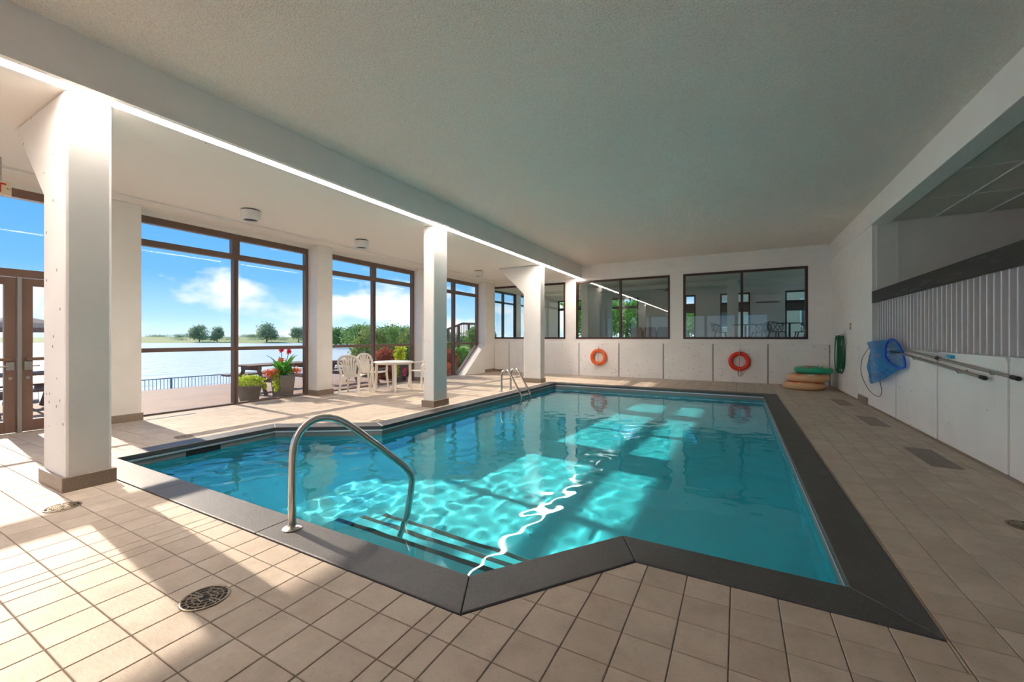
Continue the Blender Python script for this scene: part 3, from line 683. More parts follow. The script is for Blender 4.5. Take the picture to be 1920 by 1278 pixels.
# stainless handrail at the steps
def fillet(pts, r, n=7):
    P = [Vector(p) for p in pts]; out = [P[0]]
    for i in range(1, len(P) - 1):
        a = (P[i - 1] - P[i]); b = (P[i + 1] - P[i]); ra = min(r, a.length * 0.49, b.length * 0.49) if not hasattr(r, '__len__') else r[i - 1]
        A = P[i] + a.normalized() * ra; B = P[i] + b.normalized() * ra
        for k in range(n + 1):
            t = k / n; out.append(A * (1 - t) ** 2 + P[i] * 2 * t * (1 - t) + B * t * t)
    out.append(P[-1]); return out
hr = thing('pool_handrail', 'curved stainless steel handrail rising from the coping into the steps', 'handrail', (-2.65, 1.72, 0.008))
path = bez([(-2.650, 1.742, 0.0), (-2.650, 1.742, 0.30), (-2.648, 1.746, 0.50), (-2.640, 1.765, 0.615), (-2.615, 1.822, 0.700), (-2.579, 1.901, 0.737), (-2.535, 1.999, 0.717), (-2.490, 2.101, 0.645), (-2.426, 2.245, 0.505), (-2.358, 2.398, 0.352), (-2.325, 2.475, 0.270), (-2.304, 2.522, 0.190), (-2.305, 2.525, 0.08), (-2.335, 2.50, -0.18), (-2.375, 2.46, -0.538)], 6)
MB().tube(path, 0.0255, 18).build('rail_tube', M['steel'], hr, smooth=True)
MB().lathe([(0.062, 0.009), (0.062, 0.014), (0.045, 0.026), (0.024, 0.032)], (-2.65, 1.742, 0), 28).build('escutcheon', M['steel'], hr, smooth=True)
# ladder
ld = thing('pool_ladder', 'stainless steel grab-rail ladder over the pool edge by the column', 'ladder', (-4.9, 8.83, 0))
for yy in (8.60, 9.06):
    p = bez([(-4.99, yy, 0.0), (-4.99, yy, 0.25), (-4.985, yy, 0.41), (-4.94, yy, 0.50), (-4.86, yy, 0.525), (-4.79, yy, 0.49), (-4.70, yy, 0.36), (-4.52, yy, 0.06), (-4.47, yy, -0.03), (-4.455, yy, -0.15), (-4.46, yy, -0.95)], 5)
    MB().tube(p, 0.025, 12).build('rail_tube', M['steel'], ld, smooth=True)
    MB().lathe([(0.05, 0.0), (0.05, 0.008), (0.026, 0.02)], (-4.99, yy, 0), 20).build('escutcheon', M['steel'], ld, smooth=True)
for z in (-0.06, -0.36, -0.66): MB().box(-4.50, 8.60, z - 0.012, -4.42, 9.06, z + 0.012).build('tread', M['steel'], ld, bevel=0.004)

# floor drains and grilles
def drain(loc, label, r=0.10):
    x, y, z = loc
    t = thing('floor_drain', label, 'floor drain', loc, 'round floor drains')
    MB().lathe([(r * 0.93, 0.0006), (r * 0.93, 0.0014)], loc, 32).build('drain_dark_disc', M['darkhole'], t)  # flat dark disc painted for the shade below the grate
    m = MB().torus((x, y, 0.003), r, 0.006, 'z', 40, 8, flat=0.6); m.build('rim', M['brass'], t, smooth=True)
    g = MB(); rr = random.Random(int(abs(x) * 100))
    for q in range(3): g.torus((x, y, 0.003), r * (0.28 + 0.24 * q), 0.0035, 'z', 32, 6, flat=0.5)
    for k in range(17):
        a = 2 * math.pi * k / 17 + rr.uniform(-0.1, 0.1); r0, r1 = r * rr.uniform(0.1, 0.5), r * 0.98; b = a + rr.uniform(-0.25, 0.25)
        g.tube([(x + r0 * math.cos(a), y + r0 * math.sin(a), 0.003), (x + r1 * math.cos(b), y + r1 * math.sin(b), 0.003)], 0.0034, 6)
    g.build('grate', M['brass'], t)
M['brass'] = mat('tarnished_drain_metal', (0.34, 0.27, 0.19), 0.4, metal=0.7, var=0.3, vscale=40)
drain((-2.335, 1.075, 0), 'round ornate metal floor drain in the tiles in front of the handrail')
drain((-4.545, 1.125, 0), 'round ornate metal floor drain at the foot of the pitted column')
drain((-6.385, 2.69, 0), 'round floor drain at the coping corner near the white pier')
drain((1.75, 4.19, 0), 'round floor drain in the shaded deck by the slat wall')
def grille(y0, y1, label):
    t = thing('floor_grille', label, 'floor vent', (1.85, (y0 + y1) / 2, 0), 'perforated floor grilles by the panel wall')
    x0, x1 = 1.725, 1.965
    MB().box(x0, y0, 0.0004, x1, y1, 0.0012).build('vent_dark_backing', M['darkhole'], t)  # thin dark sheet painted for the shade under the plate
    m = MB(); nx, ny = 12, 30
    for k in range(nx + 1): xx = x0 + (x1 - x0) * k / nx; m.box(xx - 0.0040, y0, 0.0012, xx + 0.0040, y1, 0.004)
    for k in range(ny + 1): yy = y0 + (y1 - y0) * k / ny; m.box(x0, yy - 0.006, 0.0012, x1, yy + 0.006, 0.0036)
    m.build('perforated_plate', M['grille'], t)
M['grille'] = mat('taupe_grille_metal', (0.33, 0.27, 0.22), 0.5, metal=0.3)
grille(5.70, 6.54, 'perforated rectangular floor grille below the thermometer tube')
grille(7.92, 8.77, 'perforated rectangular floor grille under the hanging pool net')
grille(10.03, 10.92, 'perforated rectangular floor grille nearest the stacked swim rings')
for (a, b, lb) in ((2.97, 3.62, 'thin dark slot diffuser in the floor beside the white pier'), (4.62, 5.20, 'thin dark slot diffuser in the floor in front of the potted flowers'), (6.62, 7.3, 'thin dark slot diffuser in the floor under the plastic chairs')):
    t = thing('slot_diffuser', lb, 'floor vent', (-8.2, (a + b) / 2, 0)); MB().box(-8.215, a, 0, -8.185, b, 0.003).build('slot', M['black'], t); MB().box(-8.225, a - 0.01, 0, -8.215, b + 0.01, 0.004).box(-8.185, a - 0.01, 0, -8.178, b + 0.01, 0.004).build('slot_frame', M['alu'], t)

# life rings
def life_ring(x, z, m_ring, label, R=0.225, r=0.062):
    t = thing('life_ring', label, 'life ring', (x, YB - 0.1, z)); yc = YB - 0.102
    MB().torus((x, yc, z), R, r, 'y', 48, 16, flat=0.95).build('ring', m_ring, t, smooth=True)
    MB().tube([(x + 0.005, yc - 0.066, z + R + 0.05), (x, yc - 0.07, z + 0.1), (x - 0.003, yc - 0.07, z - 0.1), (x, yc - 0.066, z - R - 0.05)], 0.008, 8).build('rope', M['rope'], t, smooth=True)
    MB().torus((x, yc, z + R), 0.068, 0.010, 'x', 20, 8).build('rope_wrap', M['rope'], t, smooth=True)
    MB().torus((x, yc, z - R), 0.068, 0.010, 'x', 20, 8).build('rope_wrap', M['rope'], t, smooth=True)
    MB().tube([(x, YB - 0.03, z + R + 0.10), (x, yc, z + R + 0.10), (x, yc - 0.02, z + R + 0.13)], 0.007, 8).tube([(x, yc, z + R + 0.10), (x, yc, z + R + 0.06)], 0.006, 6).build('wall_hook', M['steel'], t, smooth=True)
    return t
M['orange'] = mat('orange_plastic', (0.86, 0.13, 0.02), 0.35, var=0.1); M['red'] = mat('red_orange_plastic', (0.80, 0.035, 0.012), 0.33, var=0.08); M['rope'] = mat('tan_rope', (0.55, 0.38, 0.22), 0.8, var=0.2, vscale=80)
life_ring(-4.14, 0.645, M['orange'], 'orange life ring hanging on the far wall panel')
lr = life_ring(0.045, 0.615, M['red'], 'red life ring with a rope tail hanging on the far wall panel')
MB().tube(bez([(0.045, YB - 0.16, 0.345), (0.09, YB - 0.10, 0.30), (0.085, YB - 0.06, 0.20), (0.03, YB - 0.05, 0.19), (0.01, YB - 0.05, 0.28), (0.03, YB - 0.1, 0.335)], 5), 0.009, 8).build('rope_tail', M['rope'], lr, smooth=True)

# swim rings
M['peach'] = mat('peach_vinyl', (0.80, 0.47, 0.25), 0.35, var=0.06); M['green_vinyl'] = mat('green_vinyl', (0.03, 0.42, 0.24), 0.3); M['coral'] = mat('coral_vinyl', (0.75, 0.16, 0.07), 0.35); M['lime_vinyl'] = mat('yellow_green_vinyl', (0.62, 0.62, 0.16), 0.35); M['cream_vinyl'] = mat('cream_vinyl', (0.80, 0.74, 0.60), 0.35)
def swim_ring(c, R, r, m, label, deco, flat=0.85):
    t = thing('swim_ring', label, 'swim ring', (c[0], c[1], c[2] - r * flat))
    MB().torus(c, R, r, 'z', 48, 16, flat=flat).build('tube', m, t, smooth=True)
    rr = random.Random(int(c[2] * 100)); cols = deco
    for k in range(10):
        a = 2 * math.pi * k / 10 + 0.2
        mb = MB(); ps = []
        a1 = a + rr.uniform(0.15, 0.35)
        mb.torus((c[0], c[1], c[2] + 0.003), R, r, 'z', 8, 16, a, a1, flat); mb.f = [f for f in mb.f if sum(mb.v[i][2] for i in f) / 4 > c[2] + r * flat * 0.62]
        mb.build('printed_patch', cols[k % len(cols)], t, smooth=True)
    v = MB().lathe([(0.016, 0), (0.014, 0.02), (0.006, 0.024)], (c[0] + R, c[1], c[2] + r * flat - 0.004), 12); v.build('valve', M['cream_vinyl'], t, smooth=True)
swim_ring((1.47, 12.78, 0.098), 0.345, 0.115, M['peach'], 'peach inflatable swim ring at the bottom of the stack', [M['coral'], M['peach']])
swim_ring((1.56, 12.80, 0.295), 0.34, 0.115, M['peach'], 'peach inflatable swim ring in the middle of the stack', [M['coral'], M['cream_vinyl']])
swim_ring((1.70, 12.95, 0.480), 0.31, 0.105, M['green_vinyl'], 'green patterned inflatable swim ring on top of the stack', [M['lime_vinyl'], M['cream_vinyl'], M['coral'], M['green_vinyl']], 0.8)

# hose, outlet
hz = thing('garden_hose', 'coiled green hose hanging on the white wall hook', 'hose', (XR - 0.06, 12.2, 0.45)); M['hose'] = mat('green_hose_rubber', (0.012, 0.17, 0.065), 0.35, var=0.25, vscale=20)
for k in range(6):
    rr = random.Random(k); h = 0.40 + 0.07 * k % 0.2; z0 = 0.44 + 0.035 * rr.random() * 4; w = 0.13 + 0.12 * rr.random(); xo = XR - 0.035 - 0.024 * k; yo = 12.2 + 0.05 * rr.uniform(-1, 1)
    pts = []
    for q in range(30):
        a = 2 * math.pi * q / 30; pts.append((xo + 0.008 * math.sin(2 * a), yo + w * math.sin(a) * (0.75 + 0.25 * math.cos(a)), (z0 + 1.345) / 2 + (1.345 - z0) / 2 * math.cos(a)))
    MB().tube(pts, 0.0125, 8, closed=True).build('hose_loop', M['hose'], hz, smooth=True)
MB().tube([(XR, 12.2, 1.40), (XR - 0.17, 12.2, 1.335), (XR - 0.19, 12.2, 1.37)], 0.008, 8).build('wall_hook', M['steel'], hz)
MB().box(XR - 0.004, 12.185, 1.38, XR + 0.002, 12.215, 1.50).build('hook_plate', M['steel'], hz)
ol = thing('power_outlet', 'small four-socket power outlet above the green hose', 'outlet', (XR, 11.63, 1.55)); M['ivory'] = mat('ivory_cover_plate', (0.62, 0.55, 0.42), 0.4)
MB().box(XR - 0.008, 11.56, 1.475, XR, 11.70, 1.635).build('cover_plate', M['ivory'], ol, bevel=0.003)
for yy in (11.60, 11.66):
    for z in (1.515, 1.595): MB().box(XR - 0.010, yy - 0.018, z - 0.024, XR - 0.006, yy + 0.018, z + 0.024).build('socket', M['black'], ol)

# pool net, spare pole, thermometer tube
def net_mat():
    m, nt, out = nodes('blue_net_mesh'); d = nt.nodes.new('ShaderNodeBsdfDiffuse'); d.inputs[0].default_value = (0.02, 0.32, 0.72, 1); tl_ = nt.nodes.new('ShaderNodeBsdfTranslucent'); tl_.inputs[0].default_value = (0.05, 0.45, 0.85, 1)
    a = nt.nodes.new('ShaderNodeMixShader'); a.inputs[0].default_value = 0.4; nt.links.new(d.outputs[0], a.inputs[1]); nt.links.new(tl_.outputs[0], a.inputs[2])
    tr = nt.nodes.new('ShaderNodeBsdfTransparent'); vo = nt.nodes.new('ShaderNodeTexVoronoi'); vo.inputs['Scale'].default_value = 75; vo.inputs['Randomness'].default_value = 0.15; nt.links.new(pos(nt), vo.inputs['Vector'])
    f = maprange(nt, vo.outputs['Distance'], 0.26, 0.44, 0.06, 0.62); mx = nt.nodes.new('ShaderNodeMixShader'); nt.links.new(f, mx.inputs[0]); nt.links.new(tr.outputs[0], mx.inputs[1]); nt.links.new(a.outputs[0], mx.inputs[2]); nt.links.new(mx.outputs[0], out.inputs[0]); return m
M['net'] = net_mat(); M['blue_rim'] = mat('blue_plastic_rim', (0.006, 0.09, 0.62), 0.4); M['cord'] = mat('dark_cord', (0.03, 0.03, 0.05), 0.7)
nt_ = thing('pool_net', 'blue mesh pool skimmer net on a long grey pole hung along the panel wall', 'pool net', (2.1, 8.5, 1.0))
hoop = [(2.02, 8.46, 1.02), (2.03, 8.44, 1.19), (2.06, 8.36, 1.275), (2.10, 8.24, 1.24), (2.13, 8.12, 1.10), (2.14, 8.04, 0.96), (2.13, 8.02, 0.87), (2.09, 8.12, 0.855), (2.05, 8.28, 0.90), (2.03, 8.38, 0.96)]
loopH = bez(hoop + [hoop[0]], 4)[:-1]
MB().tube(loopH, 0.016, 8, closed=True).build('hoop_rim', M['blue_rim'], nt_, smooth=True)
tipc = Vector((2.07, 9.45, 0.82)); nH = len(loopH); mb = MB(); rings = 9
for k in range(rings):
    t = k / (rings - 1); s = t ** 0.85
    for i, p in enumerate(loopH):
        a = 2 * math.pi * i / nH; e = Vector((2.08 + 0.03 * math.sin(a * 3), 9.62 + (p.z - 1.06) * 0.35 - 0.55 * max(0, 0.98 - p.z) * 4 * 0.8, 0.80 + (p.z - 1.06) * 1.0)) if True else tipc
        e.y = 9.66 - 1.35 * max(0.0, 1.0 - p.z) - 0.3 * max(0.0, p.z - 1.15); e.z = 1.0 + (p.z - 1.07) * 1.05 - 0.36 * max(0.0, (1.10 - p.z)) * 3.2
        q = p.lerp(e, s); bulge = math.sin(math.pi * t) * 0.05; q.z -= bulge * (0.6 if p.z < 1 else -0.1); q.x = min(q.x, XR - 0.02); q.x -= bulge * 0.8 * (1 if p.x < 2.08 else -0.2)
        mb.v.append(tuple(q))
for k in range(rings - 1):
    for i in range(nH):
        j = (i + 1) % nH; mb.f.append((k * nH + i, k * nH + j, (k + 1) * nH + j, (k + 1) * nH + i))
mb.f.append(tuple(range((rings - 1) * nH, rings * nH)))
mb.build('net_bag', M['net'], nt_, smooth=80)
MB().tube(bez([(2.06, 9.55, 1.12), (2.04, 9.9, 0.90), (2.06, 10.05, 0.62), (2.10, 9.75, 0.36), (2.12, 9.25, 0.29), (2.12, 9.05, 0.40), (2.10, 9.1, 0.62)], 6), 0.005, 6).build('drawstring', M['cord'], nt_, smooth=True)
MB().tube([(2.135, 8.12, 1.075), (2.135, 8.62, 1.085)], 0.020, 10).build('socket', M['black'], nt_, smooth=True)
MB().tube([(2.135, 8.25, 1.073), (2.135, 5.84, 0.905)], 0.017, 12).build('pole', M['alu'], nt_, smooth=True)
MB().tube([(2.135, 5.87, 0.907), (2.135, 5.79, 0.901)], 0.021, 10).build('grip', M['black'], nt_, smooth=True)
for yy, zz in ((7.6, 1.028), (6.3, 0.937)): MB().tube([(XR, yy, zz + 0.02), (2.15, yy, zz - 0.022), (2.115, yy, zz - 0.022), (2.10, yy, zz + 0.01)], 0.006, 6).build('wall_hook', M['steel'], nt_)
pl = thing('telescopic_pole', 'bare grey telescopic pole lying above the pool net pole', 'pole', (2.13, 6.8, 1.0))
MB().tube([(2.16, 8.45, 1.140), (2.16, 5.36, 0.945)], 0.0165, 12).build('pole_tube', M['alu'], pl, smooth=True); MB().tube([(2.16, 5.40, 0.9475), (2.16, 5.30, 0.941)], 0.021, 10).build('grip', M['black'], pl, smooth=True); MB().tube([(2.16, 7.0, 1.0485), (2.16, 6.9, 1.042)], 0.021, 10).build('twist_lock', M['black'], pl, smooth=True)
for yy, zz in ((8.0, 1.112), (5.7, 0.967)): MB().tube([(XR, yy, zz + 0.02), (2.165, yy, zz - 0.021), (2.14, yy, zz - 0.021), (2.13, yy, zz + 0.01)], 0.005, 6).build('wall_hook', M['steel'], pl)
M['clear'] = mat('cloudy_clear_plastic', (0.74, 0.72, 0.70), 0.15); M['cyan'] = mat('blue_cap', (0.03, 0.35, 0.60), 0.4)
th = thing('pool_thermometer', 'cloudy clear tube thermometer with a blue cap above the poles', 'thermometer', (2.17, 6.95, 1.09))
MB().tube([(2.172, 7.28, 1.115), (2.172, 6.70, 1.083)], 0.018, 12).build('tube_body', M['clear'], th, smooth=True); MB().tube([(2.172, 6.72, 1.084), (2.172, 6.60, 1.077)], 0.022, 12).build('cap', M['cyan'], th, smooth=True)
MB().torus((2.172, 7.30, 1.12), 0.022, 0.005, 'y', 16, 6).build('loop', M['clear'], th, smooth=True); MB().box(2.17, 7.1, 1.085, XR, 7.13, 1.12).box(2.17, 6.8, 1.07, XR, 6.83, 1.10).build('wall_clip', M['alu'], th)

# plastic furniture
def arc(p0, p1, p2, n=12): return bez([p0, p1, p2], n)
def make_chair(label):
    t = thing('plastic_chair', label, 'chair', (0, 0, 0), 'ivory plastic armchairs around the table'); R = M['resin']
    # seat: dished panel with a lip; front is +y
    mb = MB(); nx, ny = 9, 9
    for lay in (0, 1):
        for i in range(nx):
            for j in range(ny):
                u, v = i / (nx - 1) * 2 - 1, j / (ny - 1) * 2 - 1; w = 0.225 + 0.025 * (v + 1) / 2
                mb.v.append((u * w, v * 0.22, 0.425 + 0.018 * (u * u) + 0.012 * v - (0.03 * max(0, v - 0.7)) - lay * 0.016))
    idx = lambda l, i, j: l * nx * ny + i * ny + j
    for i in range(nx - 1):
        for j in range(ny - 1):
            mb.f.append((idx(0, i, j), idx(0, i + 1, j), idx(0, i + 1, j + 1), idx(0, i, j + 1))); mb.f.append((idx(1, i, j), idx(1, i, j + 1), idx(1, i + 1, j + 1), idx(1, i + 1, j)))
    for i in range(nx - 1):
        for j in (0, ny - 1): mb.f.append((idx(0, i, j), idx(0, i + 1, j), idx(1, i + 1, j), idx(1, i, j)))
    for j in range(ny - 1):
        for i in (0, nx - 1): mb.f.append((idx(0, i, j), idx(0, i, j + 1), idx(1, i, j + 1), idx(1, i, j)))
    mb.build('seat', R, t, smooth=True)
    bp = lambda a, z: -0.205 - 0.20 * (z - 0.42)
    fr = [(-0.19, -0.205, 0.40), (-0.225, bp(0, 0.52), 0.54), (-0.255, bp(0, 0.66), 0.67), (-0.235, bp(0, 0.78), 0.785), (-0.15, bp(0, 0.86), 0.862), (0, bp(0, 0.89), 0.89), (0.15, bp(0, 0.86), 0.862), (0.235, bp(0, 0.78), 0.785), (0.255, bp(0, 0.66), 0.67), (0.225, bp(0, 0.52), 0.54), (0.19, -0.205, 0.40)]
    MB().tube(bez(fr, 5), 0.029, 8).build('backrest_frame', R, t, smooth=True)
    for k in range(7):
        u = (k - 3) / 3; zt = 0.865 - 0.11 * u * u * abs(u); xb, xt = u * 0.115, u * 0.195
        a = [(xb, -0.205, 0.41), ((xb * 2 + xt) / 3, bp(0, 0.56) - 0.012, 0.56), ((xb + xt * 2) / 3, bp(0, 0.72) - 0.014, 0.72), (xt, bp(0, zt), zt)]
        mb = MB(); P = bez(a, 4)
        for p in P: mb.v += [(p.x - 0.019, p.y - 0.006, p.z), (p.x + 0.019, p.y - 0.006, p.z), (p.x + 0.019, p.y + 0.006, p.z), (p.x - 0.019, p.y + 0.006, p.z)]
        for i in range(len(P) - 1):
            for q in range(4): mb.f.append((i * 4 + q, i * 4 + (q + 1) % 4, i * 4 + 4 + (q + 1) % 4, i * 4 + 4 + q))
        mb.build('back_slat', R, t)
    for s in (-1, 1):
        MB().tube(bez([(s * 0.245, bp(0, 0.66), 0.655), (s * 0.275, -0.12, 0.652), (s * 0.285, 0.06, 0.645), (s * 0.275, 0.19, 0.625), (s * 0.262, 0.225, 0.57)], 5), 0.026, 8, flat=0.5).build('armrest', R, t, smooth=True)
        MB().tube(bez([(s * 0.262, 0.225, 0.575), (s * 0.25, 0.222, 0.42), (s * 0.262, 0.245, 0.20), (s * 0.275, 0.265, 0.0)], 4), [0.031 - 0.0007 * k for k in range(13)], 8).build('leg', R, t, smooth=True)
        MB().tube(bez([(s * 0.20, -0.205, 0.43), (s * 0.215, -0.235, 0.22), (s * 0.235, -0.275, 0.0)], 5), [0.036 - 0.001 * k for k in range(11)], 8).build('leg', R, t, smooth=True)
    return t
def face(dx, dy): return math.atan2(dy, dx) - math.pi / 2
ch = make_chair('ivory plastic armchair turned with its slatted back to the pool')
ch.location = (-7.87, 6.70, 0); ch.rotation_euler = (0, 0, face(-0.42, 0.9))
copy_tree(ch, (-8.12, 7.50, 0), face(0.92, 0.1), 'ivory plastic armchair between the table and the glass')
copy_tree(ch, (-7.33, 8.48, 0), face(-0.2, -0.97), 'ivory plastic armchair on the far side of the table by the square column')
tb = thing('plastic_table', 'round white plastic table with four ivory legs by the glass', 'table', (-7.40, 7.50, 0), None)
mb = MB().lathe([(0.435, 0.690), (0.462, 0.694), (0.470, 0.712), (0.462, 0.724), (0.44, 0.727), (0.0, 0.727)], (-7.40, 7.50, 0), 48); mb.build('table_top', M['white_plastic'], tb, smooth=True)
MB().lathe([(0.40, 0.655), (0.40, 0.692), (0.38, 0.692), (0.38, 0.655)], (-7.40, 7.50, 0), 40, cap=False).build('apron', M['resin'], tb, smooth=True)
for x, y in ((-7.66, 7.16), (-7.10, 7.24), (-7.72, 7.80), (-7.13, 7.80)):
    MB().tube([(x, y, 0), (x + (-7.40 - x) * 0.06, y + (7.5 - y) * 0.06, 0.69)], [0.028, 0.036], 10).build('leg', M['resin'], tb, smooth=True)
# ------------------------------------------------------------------ lounge behind the far wall
M['lounge_wall'] = mat('sage_white_wall', (0.78, 0.80, 0.77), 0.7, var=0.04); M['lounge_floor'] = mat('grey_brown_floor', (0.42, 0.36, 0.30), 0.4, var=0.2); M['lounge_ceil'] = mat('lounge_ceiling_paint', (0.80, 0.82, 0.79), 0.8)
LF = 1.02
lg = thing('room_lounge', 'pale sage lounge room shell beyond the far wall', 'room', (0, 17, LF), kind='structure')
MB().box(-8.9, YB + 0.165, LF - 0.15, 5.6, 20.2, LF).build('lounge_floor', M['lounge_floor'], lg)
MB().box(-8.9, YB + 0.165, 3.45, 5.6, 20.2, 3.6).build('lounge_ceiling', M['lounge_ceil'], lg)
MB().box(-8.9, 17.6, 3.30, 5.6, 18.0, 3.45).build('lounge_beam', M['lounge_ceil'], lg)
MB().box(5.5, YB + 0.31, LF, 5.7, 20.2, 1.3).box(5.5, YB + 0.31, 3.2, 5.7, 20.2, 3.6).build('lounge_side_wall', M['lounge_wall'], lg)
for k in range(4): MB().box(5.52, YB + 0.31 + k * 2.03, 1.3, 5.66, YB + 0.43 + k * 2.03, 3.2).build('added_side_post', M['black'], lg)
MB().box(5.597, YB + 0.4, 1.3, 5.603, 20.1, 3.2).build('added_side_glazing', M['pane'], lg)  # unseen side window added to let more skylight into the lounge
FW = [(-8.2, -6.5), (-5.78, -4.12), (-2.08, -1.64), (-0.66, 0.46), (1.69, 3.1)]
m = MB().box(-8.9, 20.0, LF - 0.1, 5.6, 20.15, 1.12).box(-8.9, 20.0, 3.21, 5.6, 20.15, 3.6); xe = [-8.9] + [v for p in FW for v in p] + [5.6]
for k in range(0, len(xe), 2): m.box(xe[k], 20.0, 1.1, xe[k + 1], 20.15, 3.22)
m.build('lounge_far_wall', M['lounge_wall'], lg)
m = MB().box(-8.85, YB + 0.17, LF - 0.1, -8.70, 20, 1.12).box(-8.85, YB + 0.17, 3.25, -8.70, 20, 3.6)
for a, b in ((YB + 0.17, 14.15), (16.35, 16.75), (19.3, 20.0)): m.box(-8.85, a, 1.1, -8.70, b, 3.26)
m.build('lounge_window_wall', M['lounge_wall'], lg)
MB().box(-0.34, 17.2, LF, 0.03, 17.55, 3.45).build('lounge_pillar', M['lounge_wall'], lg)
MB().box(-5.62, 16.2, LF, -5.35, 20.0, 3.45).build('lounge_partition', M['lounge_wall'], lg)
M['shade'] = mat('dark_roller_shade', (0.10, 0.09, 0.08), 0.8)
for i, (a, b) in enumerate(FW):
    w = thing('window_%d' % (9 + i), ['black framed lounge window in the far corner', 'black framed lounge window with tree view', 'slim black framed lounge window beside the plain wall', 'black framed lounge window behind the pillar with beige view', 'black framed lounge window beside the air conditioner'][i], 'window', ((a + b) / 2, 20.05, 1.1), kind='structure')
    md = (a + b) / 2
    for x0, z0, x1, z1 in ((a, 3.14, b, 3.21), (a, 2.70, b, 2.82), (a, 1.11, b, 1.18), (a, 1.11, a + 0.06, 3.2), (b - 0.06, 1.11, b, 3.2)) + (((md - 0.05, 1.11, md + 0.05, 3.2),) if b - a > 1.2 else ()):
        MB().box(x0, 20.0, z0, x1, 20.1, z1).build('frame_bar', M['black'], w)
    MB().box(a, 20.06, 1.15, b, 20.066, 3.18).build('pane', M['pane'], w)
    if i in (2, 3, 4): MB().box(a + 0.05, 20.02, 2.42, b - 0.05, 20.03, 2.72).build('roller_shade', M['shade'], w); MB().box(a + 0.05, 20.01, 2.395, b - 0.05, 20.035, 2.42).build('hem_bar', M['black'], w)
for i, (a, b) in enumerate(((14.15, 16.35), (16.75, 19.3))):
    w = thing('window_%d' % (14 + i), ['black framed lounge window facing the garden steps', 'black framed lounge window at the far garden corner'][i], 'window', (-8.77, (a + b) / 2, 1.1), kind='structure')
    for y0, z0, y1, z1 in ((a, 3.17, b, 3.25), (a, 2.75, b, 2.82), (a, 1.11, b, 1.2), (a, 1.11, a + 0.07, 3.2), (b - 0.07, 1.11, b, 3.2), ((a + b) / 2 - 0.04, 1.11, (a + b) / 2 + 0.04, 3.2)):
        MB().box(-8.83, y0, z0, -8.73, y1, z1).build('frame_bar', M['black'], w)
    MB().box(-8.783, a, 1.15, -8.777, b, 3.2).build('pane', M['pane'], w)
ac = thing('air_conditioner', 'white wall-mounted split air conditioner in the lounge', 'air conditioner', (1.05, 19.9, 2.75))
MB().prism([(19.72, 2.80), (19.76, 2.73), (20.0, 2.73), (20.0, 3.10), (19.76, 3.10), (19.72, 3.06)], 0.57, 1.55, 'x').build('casing', M['white_plastic'], ac, bevel=0.01); MB().box(0.66, 19.725, 2.735, 1.46, 19.78, 2.775).build('air_slot', M['black'], ac); MB().box(1.15, 19.714, 2.93, 1.20, 19.72, 2.945).build('badge', M['alu'], ac)
# lattice chairs and tables
M['black_metal'] = mat('black_lattice_resin', (0.012, 0.012, 0.014), 0.4)
def lattice_chair(label):
    t = thing('lattice_chair', label, 'chair', (0, 0, 0), 'black lattice chairs in the lounge'); B = M['black_metal']
    MB().lathe([(0.0, 0.45), (0.21, 0.45), (0.225, 0.458), (0.22, 0.468), (0.0, 0.47)], (0, 0, 0), 20, cap=False).build('seat', B, t, smooth=True)
    for sx, sy in ((-1, -1), (1, -1), (-1, 1), (1, 1)): MB().tube([(sx * 0.14, sy * 0.14, 0.455), (sx * 0.21, sy * 0.22, 0)], [0.016, 0.012], 8).build('leg', B, t, smooth=True)
    rim = [(0.285 * math.cos(a), -0.02 - 0.26 * math.sin(a) * (1 if math.sin(a) > 0 else 0.2), 0.68 + 0.08 * max(0, math.sin(a))) for a in [math.pi * (k / 16 * 1.3 - 0.15) for k in range(17)]]
    MB().tube(rim, 0.013, 8).build('back_rim', B, t, smooth=True)
    for k in range(2, 15, 2):
        p = rim[k]
        for dk in (-3, 3):
            j = max(0, min(16, k + dk)); q = rim[j]; e = (q[0] * 0.72, q[1] * 0.75, 0.46)
            MB().tube(bez([p, ((p[0] + e[0]) / 2 * 1.08, (p[1] + e[1]) / 2 * 1.08, 0.57), e], 3), 0.008, 6).build('lattice_strand', B, t, smooth=True)
    return t
lc = lattice_chair('black lattice chair beside the lounge pillar, facing the tall table'); lc.location = (-0.50, 15.2, LF); lc.rotation_euler = (0, 0, face(1, 0.1))
copy_tree(lc, (0.62, 15.95, LF), face(-0.9, 0.4), 'black lattice chair pushed in at the round black lounge table')
copy_tree(lc, (1.05, 14.75, LF), face(0.8, 0.5), 'black lattice chair turned towards the far lounge window frame')
copy_tree(lc, (1.72, 15.1, LF), face(-0.9, 0.3), 'black lattice chair in front of the bright lounge window by the air conditioner')
copy_tree(lc, (2.1, 16.2, LF), face(-0.6, -0.8), 'black lattice chair standing deeper in the lounge near the shade')
def lounge_table(x, y, z, label):
    t = thing('bistro_table', label, 'table', (x, y, LF))
    MB().lathe([(0.0, z - 0.02), (0.38, z - 0.02), (0.385, z - 0.01), (0.38, z), (0.0, z)], (x, y, LF), 32, cap=False).build('table_top', M['black_metal'], t, smooth=True); MB().tube([(x, y, LF + 0.02), (x, y, LF + z - 0.015)], 0.03, 12).build('pedestal', M['black_metal'], t, smooth=True); MB().lathe([(0.22, 0), (0.22, 0.012), (0.04, 0.03)], (x, y, LF), 24).build('foot_plate', M['black_metal'], t, smooth=True)
lounge_table(0.22, 15.25, 0.71, 'round black bistro table next to the lounge pillar')
lounge_table(1.45, 15.75, 0.755, 'round black bistro table among chairs by the bright window')
